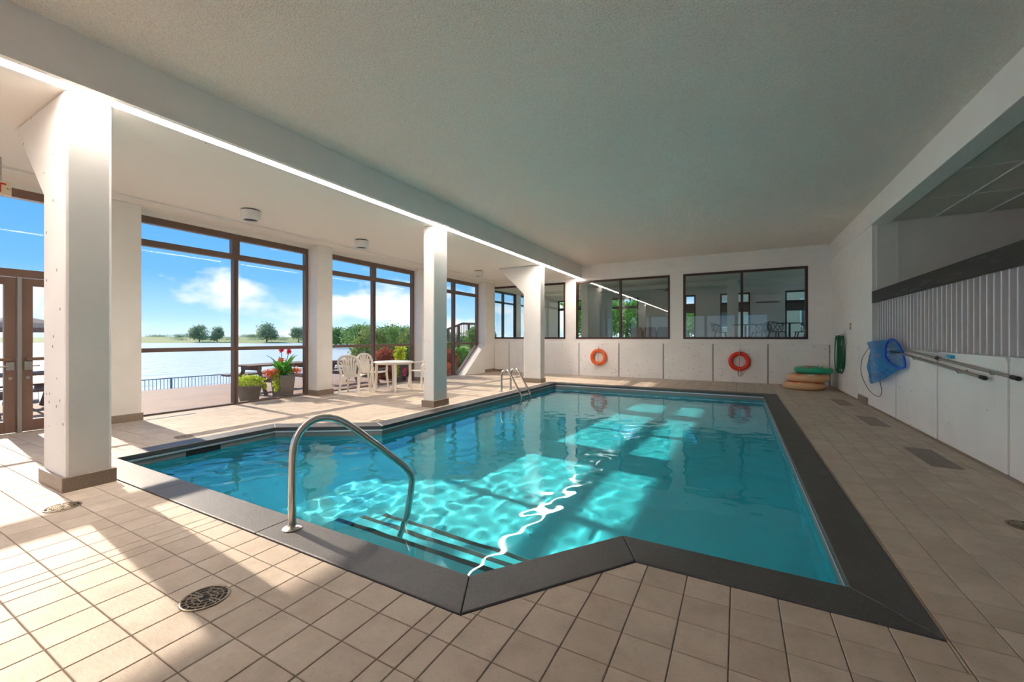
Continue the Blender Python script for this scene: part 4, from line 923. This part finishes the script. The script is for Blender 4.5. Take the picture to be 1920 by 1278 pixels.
# counter and brown stools seen through the middle lounge window
ct = thing('bar_counter', 'pale lounge bar counter behind brown seats', 'counter', (-3.2, 17.5, LF)); MB().box(-3.6, 17.2, LF, -2.2, 17.8, LF + 0.52).build('counter_body', M['plaster_cool'], ct, bevel=0.01); MB().box(-3.65, 17.15, LF + 0.52, -2.15, 17.85, LF + 0.56).build('counter_top', M['white_plastic'], ct, bevel=0.006)
M['brown_fabric'] = mat('brown_fabric', (0.16, 0.10, 0.07), 0.85, var=0.2, vscale=9)
for k, (x, lb) in enumerate(((-3.45, 'brown upholstered armchair beside the window mullion'), (-2.95, 'brown upholstered armchair at the middle of the bar counter'), (-2.45, 'brown upholstered armchair at the far end of the bar counter'))):
    t = thing('tub_armchair', lb, 'armchair', (x, 16.6, LF), 'brown seats at the lounge counter')
    MB().box(x - 0.2, 16.4, LF + 0.16, x + 0.2, 16.82, LF + 0.42).build('seat', M['brown_fabric'], t, bevel=0.05, seg=3); MB().box(x - 0.22, 16.34, LF + 0.16, x + 0.22, 16.44, LF + 0.68).build('backrest', M['brown_fabric'], t, bevel=0.045, seg=3)
    for s in (-1, 1):
        MB().box(x + s * 0.2 - 0.03, 16.4, LF + 0.16, x + s * 0.2 + 0.03, 16.8, LF + 0.56).build('armrest', M['brown_fabric'], t, bevel=0.025)
        for q in (16.42, 16.76): MB().tube([(x + s * 0.17, q, LF), (x + s * 0.16, q, LF + 0.18)], 0.016, 8).build('leg', M['timber'], t)
cf = thing('ceiling_fan', 'small dark ceiling fan in the lounge', 'ceiling fan', (-2.35, 17.0, 3.3)); MB().tube([(-2.35, 17.0, 3.45), (-2.35, 17.0, 3.22)], 0.015, 8).build('downrod', M['black'], cf); MB().lathe([(0.05, 3.24), (0.09, 3.20), (0.09, 3.16), (0.05, 3.13)], (-2.35, 17.0, 0), 18).build('motor', M['black'], cf, smooth=True)
for k in range(4):
    a = k * math.pi / 2 + 0.4; c, s = math.cos(a), math.sin(a); b = MB().prism([(-2.35 + 0.08 * c - 0.03 * s, 17 + 0.08 * s + 0.03 * c), (-2.35 + 0.08 * c + 0.03 * s, 17 + 0.08 * s - 0.03 * c), (-2.35 + 0.5 * c + 0.06 * s, 17 + 0.5 * s - 0.06 * c), (-2.35 + 0.5 * c - 0.06 * s, 17 + 0.5 * s + 0.06 * c)], 3.175, 3.185); b.build('blade', M['black'], cf)

# ------------------------------------------------------------------ outdoors
M['patio'] = mat('salmon_patio_paving', (0.36, 0.235, 0.175), 0.8, var=0.12, vscale=1.6, bump=0.2, bscale=40)
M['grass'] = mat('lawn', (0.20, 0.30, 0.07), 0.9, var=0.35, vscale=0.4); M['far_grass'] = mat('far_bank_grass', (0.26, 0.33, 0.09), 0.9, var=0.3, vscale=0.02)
M['soil'] = mat('bank_stone', (0.38, 0.34, 0.30), 0.9, var=0.3, vscale=1)
PZ = -0.05
tag(MB().box(-13.25, -40, -0.4, -8.765, 13.1, PZ).box(-8.765, -40, -0.4, 30, YN - 0.25, PZ).box(5.15, YN - 0.25, -0.4, 30, 13.5, PZ).build('ground_patio', M['patio']), 'salmon pink paved patio outside the glass', 'patio', kind='structure')  # stretches behind and beyond the passage are unseen, added to bounce light
tag(MB().box(-23.5, -40, -2.9, -13.26, 60, -1.42).build('ground_terrace', M['soil']), 'lower stone terrace behind the river fence', 'terrace', kind='structure')
def river_mat():
    m, nt, out = nodes('glint_white_river'); p = nt.nodes.new('ShaderNodeBsdfPrincipled'); nt.links.new(p.outputs[0], out.inputs[0])
    p.inputs['Base Color'].default_value = (0.82, 0.82, 0.82, 1); p.inputs['Roughness'].default_value = 0.30; p.inputs['Specular IOR Level'].default_value = 0.6  # near-white base paints sun glint into the water colour
    n1 = noise(nt, pos(nt, (1, 0.35, 1)), 0.55, 5, 0.65); nt.links.new(bumpn(nt, n1, 1.0, 0.7), p.inputs['Normal']); return m
M['river'] = river_mat()
tag(MB().add([(-23.4, -700, -2.6), (-23.4, 700, -2.6), (-1500, 1500, -2.6), (-1500, -900, -2.6)], [(0, 1, 2, 3)]).build('river_water', M['river']), 'wide bright river with sun glint painted into its colour', 'river', kind='structure')
fw = Vector((-math.sin(YAW), math.cos(YAW), 0)); rt = Vector((math.cos(YAW), math.sin(YAW), 0))
def far(px_, depth, z=0.0): v = fw * depth + rt * ((px_ - 960) / 774 * depth); return Vector((v.x, v.y, z))
mb = MB(); ps = list(range(-900, 960, 60)); r_ = random.Random(5)
for k, p in enumerate(ps):
    d = 300 + 14 * math.sin(k * 1.3) - (60 if p > 620 else 0); a = far(p, d, -2.7); b = far(p, d + 40, -1.3); c = far(p, d + 250, 1.2 + r_.random() * 1.6); e = far(p, 1400, 2.5)
    mb.v += [tuple(a), tuple(b), tuple(c), tuple(e)]
for k in range(len(ps) - 1):
    for q in range(3): mb.f.append((k * 4 + q, k * 4 + 4 + q, k * 4 + 5 + q, k * 4 + 1 + q))
tag(mb.build('ground_far_bank', M['far_grass']), 'low green far river bank', 'river bank', kind='structure')
def leaves(name, blobs, size, m, parent, seed=0, shell=0.55):
    r = np.random.default_rng(seed); P = []
    for (c, rad, n) in blobs:
        d = r.normal(size=(n, 3)); d /= np.linalg.norm(d, axis=1)[:, None]; q = (shell + (1 - shell) * r.random(n)) [:, None]
        P.append(np.array(c) + d * q * np.array(rad) * (1 + 0.10 * r.normal(size=(n, 1))))
    P = np.concatenate(P); n = len(P); a = r.normal(size=(n, 3)); a /= np.linalg.norm(a, axis=1)[:, None]; b = np.cross(a, r.normal(size=(n, 3))); b /= np.linalg.norm(b, axis=1)[:, None]
    s = size * (0.6 + 0.8 * r.random(n))[:, None]; w = s * 0.45
    V = np.stack([P - a * s, P + b * w, P + a * s, P - b * w], 1).reshape(-1, 3); F = np.arange(4 * n).reshape(-1, 4)
    me = bpy.data.meshes.new(name); me.from_pydata(V.tolist(), [], F.tolist()); me.update(); me.materials.append(m); o = bpy.data.objects.new(name, me); COL.objects.link(o); put(o, parent); return o
M['leaf_hazed'] = leafmat('hazed_tree_leaf', (0.26, 0.35, 0.23), (0.46, 0.52, 0.30), 0.25, 0.3); M['leaf_mid'] = leafmat('mid_tree_leaf', (0.09, 0.21, 0.06), (0.26, 0.38, 0.12), 0.4, 0.35)  # far leaf greens paled and desaturated to stand for distance haze
M['leaf_arb'] = leafmat('cedar_shrub_leaf', (0.13, 0.24, 0.06), (0.34, 0.40, 0.15), 3, 0.35); M['leaf_lime'] = leafmat('lime_leaf', (0.38, 0.54, 0.05), (0.58, 0.64, 0.07), 12, 0.45); M['leaf_green'] = leafmat('bright_green_leaf', (0.05, 0.25, 0.03), (0.16, 0.42, 0.06), 10, 0.4)
M['leaf_red'] = leafmat('russet_leaf', (0.30, 0.06, 0.045), (0.46, 0.16, 0.10), 8, 0.4); M['petal_orange'] = leafmat('orange_petal', (0.75, 0.20, 0.05), (0.80, 0.30, 0.18), 16, 0.4); M['petal_red'] = leafmat('red_petal', (0.80, 0.03, 0.08), (0.85, 0.12, 0.14), 16, 0.4); M['petal_pink'] = leafmat('pink_petal', (0.80, 0.10, 0.25), (0.85, 0.25, 0.40), 16, 0.4); M['bark'] = mat('bark', (0.10, 0.075, 0.055), 0.9)
def tree(px_, depth, top, width, label, m, base=-1.5, group=None, n=900, seed=0):
    c = far(px_, depth); t = thing('bush' if 'bushy growth' in label else 'tree', label, 'bush' if 'bushy growth' in label else 'tree', (c.x, c.y, base), group); r = random.Random(seed); h = top - base; w = width / 2
    MB().tube([(c.x, c.y, base), (c.x + 0.1, c.y, base + h * 0.45)], [h * 0.03, h * 0.018], 7).build('trunk', M['bark'], t)
    bl = [((c.x, c.y, base + h * 0.50), (w * 0.8, w * 0.8, h * 0.46), n)]
    for k in range(7):
        a = r.random() * 6.28; q = w * 0.5; bl.append(((c.x + q * math.cos(a), c.y + q * math.sin(a), base + h * r.uniform(0.22, 0.80)), (w * 0.5, w * 0.5, h * 0.2), n // 4))
    leaves('crown', bl, max(0.05, h * 0.045), m, t, seed, 0.35); return t
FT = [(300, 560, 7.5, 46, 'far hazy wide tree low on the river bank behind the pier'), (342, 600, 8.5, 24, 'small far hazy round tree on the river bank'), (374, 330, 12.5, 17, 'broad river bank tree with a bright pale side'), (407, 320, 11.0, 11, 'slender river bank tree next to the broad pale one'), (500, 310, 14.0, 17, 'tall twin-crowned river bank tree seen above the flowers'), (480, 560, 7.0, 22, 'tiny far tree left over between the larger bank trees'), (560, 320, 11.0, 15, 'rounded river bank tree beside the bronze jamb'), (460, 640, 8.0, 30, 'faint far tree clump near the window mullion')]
for k, (p, d, tp, w, lb) in enumerate(FT): tree(p, d, tp, w, lb.replace('left over ', ''), M['leaf_hazed'], -2, 'far bank trees', 900, k)
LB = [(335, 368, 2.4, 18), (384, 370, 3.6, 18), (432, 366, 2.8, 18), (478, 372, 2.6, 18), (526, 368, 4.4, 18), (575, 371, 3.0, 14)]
for k, (p, d, tp, w) in enumerate(LB): tree(p, d, tp, w, 'low bushy growth at the foot of the far bank trees', M['leaf_hazed'], -2.4, 'low far bank bushes', 500, 80 + k)
NT = [(622, 150, 5.3, 11, 'dark round tree on the water edge next to the pier'), (650, 190, 5.4, 14, 'low spreading tree beyond the plastic chairs'), (672, 130, 6.1, 14, 'tall leafy tree rising beyond the cedar shrubs'), (690, 95, 4.5, 8, 'bright green tree just behind the first cedar shrub'), (728, 165, 6.2, 17, 'broad tree filling the gap between the cedar shrubs'), (760, 120, 5.0, 12, 'leafy tree behind the pale cedar shrub'), (800, 140, 5.6, 12, 'leafy tree hidden partly by the square column'), (862, 110, 3.6, 16, 'low leafy tree beyond the garden stair')]
for k, (p, d, tp, w, lb) in enumerate(NT): tree(p, d, tp, w, lb, M['leaf_mid'], -2.4, 'near bank trees', 1300, 30 + k)
tree(1175, 30, 4.6, 5.5, 'light green tree outside the tree-view lounge window', M['leaf_green'], 0.9, 'trees behind the lounge', 1500, 61)
tree(1105, 38, 5.6, 5.5, 'light green tree outside the corner lounge window', M['leaf_green'], 0.9, 'trees behind the lounge', 1500, 62)
tree(1290, 40, 4.2, 4.0, 'small green tree outside the slim lounge window', M['leaf_green'], 0.9, 'trees behind the lounge', 1200, 63)
# near bank mound by the garden stair
mb = MB(); nx, ny = 14, 14
for i in range(nx):
    for j in range(ny):
        x = -8.78 - 11 * i / (nx - 1); y = 12.2 + 16 * j / (ny - 1); t = max(0, min(1, (y - 12.4) / 3.2)); fall = max(0, min(1, (-11.5 - x) / 7)); mb.v.append((x, y, -0.1 + 1.05 * t * t * (3 - 2 * t) * (1 - fall) - 1.3 * fall + 0.05 * math.sin(x * 3 + y * 2)))
for i in range(nx - 1):
    for j in range(ny - 1): mb.f.append((i * ny + j, i * ny + j + 1, (i + 1) * ny + j + 1, (i + 1) * ny + j))
tag(mb.build('ground_bank', M['grass'], smooth=80), 'grassy bank rising beside the garden stair', 'lawn', kind='structure')
tag(MB().box(-20, 20.2, 0.2, 30, 80, 0.88).build('ground_lawn', M['grass']), 'lawn beyond the lounge windows', 'lawn', kind='structure')
bd = thing('beige_building', 'beige stucco building outside the lounge', 'building', (4, 34, 0.88)); M['stucco'] = mat('beige_stucco', (0.62, 0.50, 0.36), 0.8, var=0.08)
MB().box(-2.6, 33, 0.88, 14, 40, 9).build('wall', M['stucco'], bd)
for x in (-1.2, 1.2, 3.6, 6.0): w_ = MB().box(x, 32.95, 2.0, x + 1.0, 33.02, 3.9).build('window', M['white_plastic'], bd); MB().box(x + 0.1, 32.93, 2.1, x + 0.9, 32.96, 3.8).build('pane', M['shade'], w_)
# river fence
fn = thing('river_fence', 'thin dark metal picket fence along the river terrace', 'fence', (-20, 10, -1.42)); M['fence'] = mat('dark_fence_metal', (0.17, 0.21, 0.25), 0.5, metal=0.4)
FXX, ft = -20.0, -0.32
y = -4.0
while y < 30: MB().box(FXX - 0.03, y - 0.03, -1.42, FXX + 0.03, y + 0.03, ft + 0.02).build('post', M['fence'], fn); y += 2.4
for z in (ft, -1.28): MB().box(FXX - 0.02, -4, z - 0.02, FXX + 0.02, 29.6, z + 0.015).build('rail', M['fence'], fn)
m = MB(); y = -3.88
while y < 29.5: m.box(FXX - 0.007, y - 0.007, -1.28, FXX + 0.007, y + 0.007, ft); y += 0.12
tag(m.build('pickets', M['fence'], fn), kind='stuff')
# picnic tables
def picnic(x, y, L, label, base=PZ, rot=0.0):
    t = thing('picnic_table', label, 'picnic table', (0, 0, 0), 'weathered picnic tables on the patio'); T = M['timber']; H = 0.70
    for k in range(5): MB().box(-0.38 + k * 0.155, -L / 2, H - 0.04, -0.38 + k * 0.155 + 0.14, L / 2, H).build('top_board', T, t)
    for s in (-1, 1):
        for k in range(2): MB().box(s * 0.70 - 0.14 + k * 0.15, -L / 2, 0.40, s * 0.70 - 0.14 + k * 0.15 + 0.135, L / 2, 0.44).build('bench_board', T, t)
        MB().box(-0.80, s * (L / 2 - 0.25) - 0.04, 0.31, 0.80, s * (L / 2 - 0.25) + 0.04, 0.40).build('bench_beam', T, t)
        for q in (-1, 1): MB().tube([(q * 0.28, s * (L / 2 - 0.25), H - 0.04), (q * 0.62, s * (L / 2 - 0.25), 0.0)], 0.05, 4).build('leg', T, t)
        MB().box(-0.36, s * (L / 2 - 0.25) - 0.045, H - 0.13, 0.36, s * (L / 2 - 0.25) + 0.045, H - 0.04).build('top_beam', T, t)
    t.location = (x, y, base); t.rotation_euler = (0, 0, rot); return t
picnic(-10.35, 6.35, 1.7, 'weathered brown picnic table behind the potted flowers')
picnic(-11.6, 2.35, 1.6, 'weathered brown picnic table outside the glass exit doors', rot=0.2)
picnic(-9.98, 8.45, 1.3, 'dark picnic table outside the glass behind the plastic table', rot=0.1)
um = thing('patio_umbrella', 'brown open patio umbrella outside the exit doors', 'umbrella', (-13.0, 2.62, PZ)); M['canvas'] = mat('brown_canvas', (0.20, 0.15, 0.13), 0.9)
MB().tube([(-13.0, 2.62, PZ), (-13.0, 2.62, 1.76)], 0.025, 8).build('pole', M['timber'], um); MB().lathe([(0.02, 1.74), (0.25, 1.70), (0.60, 1.60), (0.85, 1.50), (0.86, 1.42), (0.84, 1.47), (0.6, 1.57), (0.02, 1.70)], (-13.0, 2.62, 0), 8).build('canopy', M['canvas'], um); MB().lathe([(0.25, 0), (0.25, 0.06), (0.04, 0.1)], (-13.0, 2.62, PZ), 20).build('base', M['soil'], um)
# planters
M['stonepot'] = mat('grey_stone_planter', (0.24, 0.21, 0.18), 0.85, var=0.15, vscale=9); M['darkpot'] = mat('charcoal_planter', (0.09, 0.09, 0.10), 0.7)
def pot_round(c, r0, r1, h, m, t): MB().lathe([(r0, 0), (r1 * 0.97, h * 0.9), (r1, h * 0.92), (r1, h), (r1 * 0.88, h), (r1 * 0.86, h - 0.04), (0.0, h - 0.04)], c, 24, cap=False).build('pot', m, t, smooth=True)
p1 = thing('potted_creeper', 'round grey pot of lime creeping plant outside the glass', 'potted plant', (-9.12, 5.03, PZ)); pot_round((-9.12, 5.03, PZ), 0.17, 0.235, 0.34, M['stonepot'], p1)
leaves('foliage', [((-9.12, 5.03, PZ + 0.42), (0.30, 0.30, 0.14), 900), ((-9.02, 5.28, PZ + 0.30), (0.06, 0.06, 0.07), 90)], 0.030, M['leaf_lime'], p1, 5)
p2 = thing('potted_canna', 'tall square planter with red canna, orange blooms and trailing lime vine', 'potted plant', (-8.98, 5.68, PZ)); c = (-8.98, 5.68)
MB().add([(c[0] + sx * w, c[1] + sy * w, z) for z, w in ((PZ, 0.145), (PZ + 0.52, 0.185)) for sx, sy in ((-1, -1), (1, -1), (1, 1), (-1, 1))], [(0, 1, 2, 3), (4, 5, 6, 7)] + [(i, (i + 1) % 4, 4 + (i + 1) % 4, 4 + i) for i in range(4)]).build('planter_box', M['stonepot'], p2, bevel=0.012)
for k in range(15):
    r = random.Random(k); a = r.random() * 6.28; l = r.uniform(0.25, 0.42); lean = r.uniform(0.15, 0.6); p0 = Vector((c[0] + 0.06 * math.cos(a), c[1] + 0.06 * math.sin(a), PZ + 0.50 + r.uniform(0, 0.2))); d = Vector((math.cos(a) * lean, math.sin(a) * lean, 1)).normalized(); sd = d.cross(Vector((0, 0, 1))).normalized(); mb = MB()
    for q in range(6): u = q / 5; w = 0.055 * math.sin(math.pi * (0.08 + 0.9 * u)); cc = p0 + d * l * u + Vector((math.cos(a), math.sin(a), 0)) * 0.10 * u * u - Vector((0, 0, 1)) * 0.06 * u * u; mb.v += [tuple(cc - sd * w), tuple(cc - Vector((0, 0, 0.008))), tuple(cc + sd * w)]
    for q in range(5): mb.f += [(q * 3, q * 3 + 1, q * 3 + 4, q * 3 + 3), (q * 3 + 1, q * 3 + 2, q * 3 + 5, q * 3 + 4)]
    mb.build('canna_leaf', M['leaf_green'], p2, smooth=80)
for x, y, z in ((c[0] - 0.02, c[1] - 0.02, 1.02), (c[0] + 0.06, c[1] + 0.10, 0.97)):
    st = MB().tube([(c[0], c[1], 0.45), (x, y, z)], 0.008, 6).build('flower_stalk', M['leaf_green'], p2); leaves('canna_bloom', [((x, y, z + 0.03), (0.055, 0.055, 0.085), 70)], 0.030, M['petal_red'], st, int(z * 100), 0.2)
leaves('orange_blooms', [((c[0] - 0.02, c[1] - 0.24, 0.52), (0.17, 0.2, 0.11), 420), ((c[0] + 0.1, c[1] + 0.24, 0.55), (0.12, 0.14, 0.10), 200), ((c[0], c[1] - 0.02, 0.80), (0.07, 0.13, 0.05), 60)], 0.025, M['petal_orange'], p2, 9, 0.2)
leaves('trailing_vine', [((c[0] + 0.12, c[1] - 0.20, 0.32), (0.06, 0.10, 0.22), 520)], 0.026, M['leaf_lime'], p2, 10, 0.2); leaves('filler_foliage', [((c[0], c[1], 0.56), (0.24, 0.26, 0.12), 500)], 0.03, M['leaf_green'], p2, 11, 0.2)
p3 = thing('potted_mixed_flowers', 'dark planter with trailing yellow and pink flowers outside by the table', 'potted plant', (-9.05, 9.42, PZ)); pot_round((-9.05, 9.42, PZ), 0.17, 0.26, 0.55, M['darkpot'], p3)
leaves('yellow_trailing', [((-8.93, 9.15, 0.36), (0.09, 0.09, 0.24), 420)], 0.028, M['leaf_lime'], p3, 12, 0.2); leaves('pink_blooms', [((-8.80, 9.36, 0.28), (0.06, 0.09, 0.18), 160), ((-8.88, 9.40, 0.52), (0.1, 0.2, 0.08), 160)], 0.028, M['petal_pink'], p3, 13, 0.2); leaves('upright_foliage', [((-9.05, 9.42, 0.80), (0.18, 0.2, 0.34), 600)], 0.04, M['leaf_lime'], p3, 14, 0.2)
def shrub(x, y, z, rx, h, m, label, n=2600, size=0.05, seed=0, group=None):
    t = thing('shrub', label, 'shrub', (x, y, z), group); MB().tube([(x, y, z), (x, y, z + h * 0.5)], 0.03, 6).build('stem', M['bark'], t); leaves('foliage', [((x, y, z + h * 0.48), (rx, rx, h * 0.52), n), ((x, y, z + h * 0.35), (rx * 0.97, rx * 0.97, h * 0.35), n // 2)], size, m, t, seed, 0.75)
shrub(-11.6, 10.65, -0.3, 0.72, 2.0, M['leaf_arb'], 'rounded cedar shrub with straw-green foliage left of the window mullion'.replace(' left of', ' beside'), 4200, 0.05, 20); shrub(-12.3, 12.2, -0.3, 0.80, 2.1, M['leaf_mid'], 'dark green rounded cedar shrub between two paler ones', 4200, 0.05, 21); shrub(-10.2, 11.25, -0.15, 0.60, 1.78, M['leaf_arb'], 'pale pointed cedar shrub behind the potted pink flowers', 4000, 0.045, 22)
shrub(-10.2, 9.95, PZ, 0.42, 1.0, M['leaf_red'], 'russet red leafed low shrub beyond the plastic table', 2200, 0.045, 23); shrub(-9.75, 12.75, 0.0, 0.36, 0.85, M['leaf_red'], 'red flowering shrub outside the sloping pane bay', 1800, 0.04, 24); shrub(-9.72, 13.55, 0.2, 0.34, 0.7, M['leaf_green'], 'bright green shrub outside the sloping pane', 1800, 0.045, 25); shrub(-10.85, 13.5, 0.1, 0.58, 1.2, M['leaf_arb'], 'straw-green bush under the garden stair rail', 2600, 0.05, 26); shrub(-9.30, 12.05, PZ, 0.28, 0.45, M['petal_orange'], 'small orange blooming bush by the sloping pane foot', 900, 0.035, 27); shrub(-10.0, 15.4, 0.8, 0.7, 1.0, M['leaf_mid'], 'dark green bush at the top of the grassy bank', 2200, 0.06, 28)
gs = thing('garden_stair_rail', 'weathered brown timber handrail climbing the grassy bank', 'handrail', (-11, 15, 0.6)); pts = [(-11.0, 14.30, 1.66), (-11.0, 15.42, 1.95), (-11.0, 17.6, 1.99)]
for a, b in zip(pts[:-1], pts[1:]):
    MB().tube([a, b], 0.05, 4).build('top_rail', M['timber'], gs); MB().tube([(a[0], a[1], a[2] - 0.75), (b[0], b[1], b[2] - 0.75)], 0.03, 4).build('bottom_rail', M['timber'], gs)
for k in range(5): y_ = 14.33 + k * 0.8; z_ = 1.66 + 0.29 * min(1, (y_ - 14.3) / 1.12); MB().box(-11.05, y_ - 0.045, 0.3, -10.95, y_ + 0.045, z_).build('post', M['timber'], gs)
for k in range(24): y_ = 14.45 + k * 0.13; z_ = 1.66 + 0.29 * min(1, (y_ - 14.3) / 1.12); MB().box(-11.01, y_ - 0.01, z_ - 0.75, -10.99, y_ + 0.01, z_).build('baluster', M['fence'], gs)
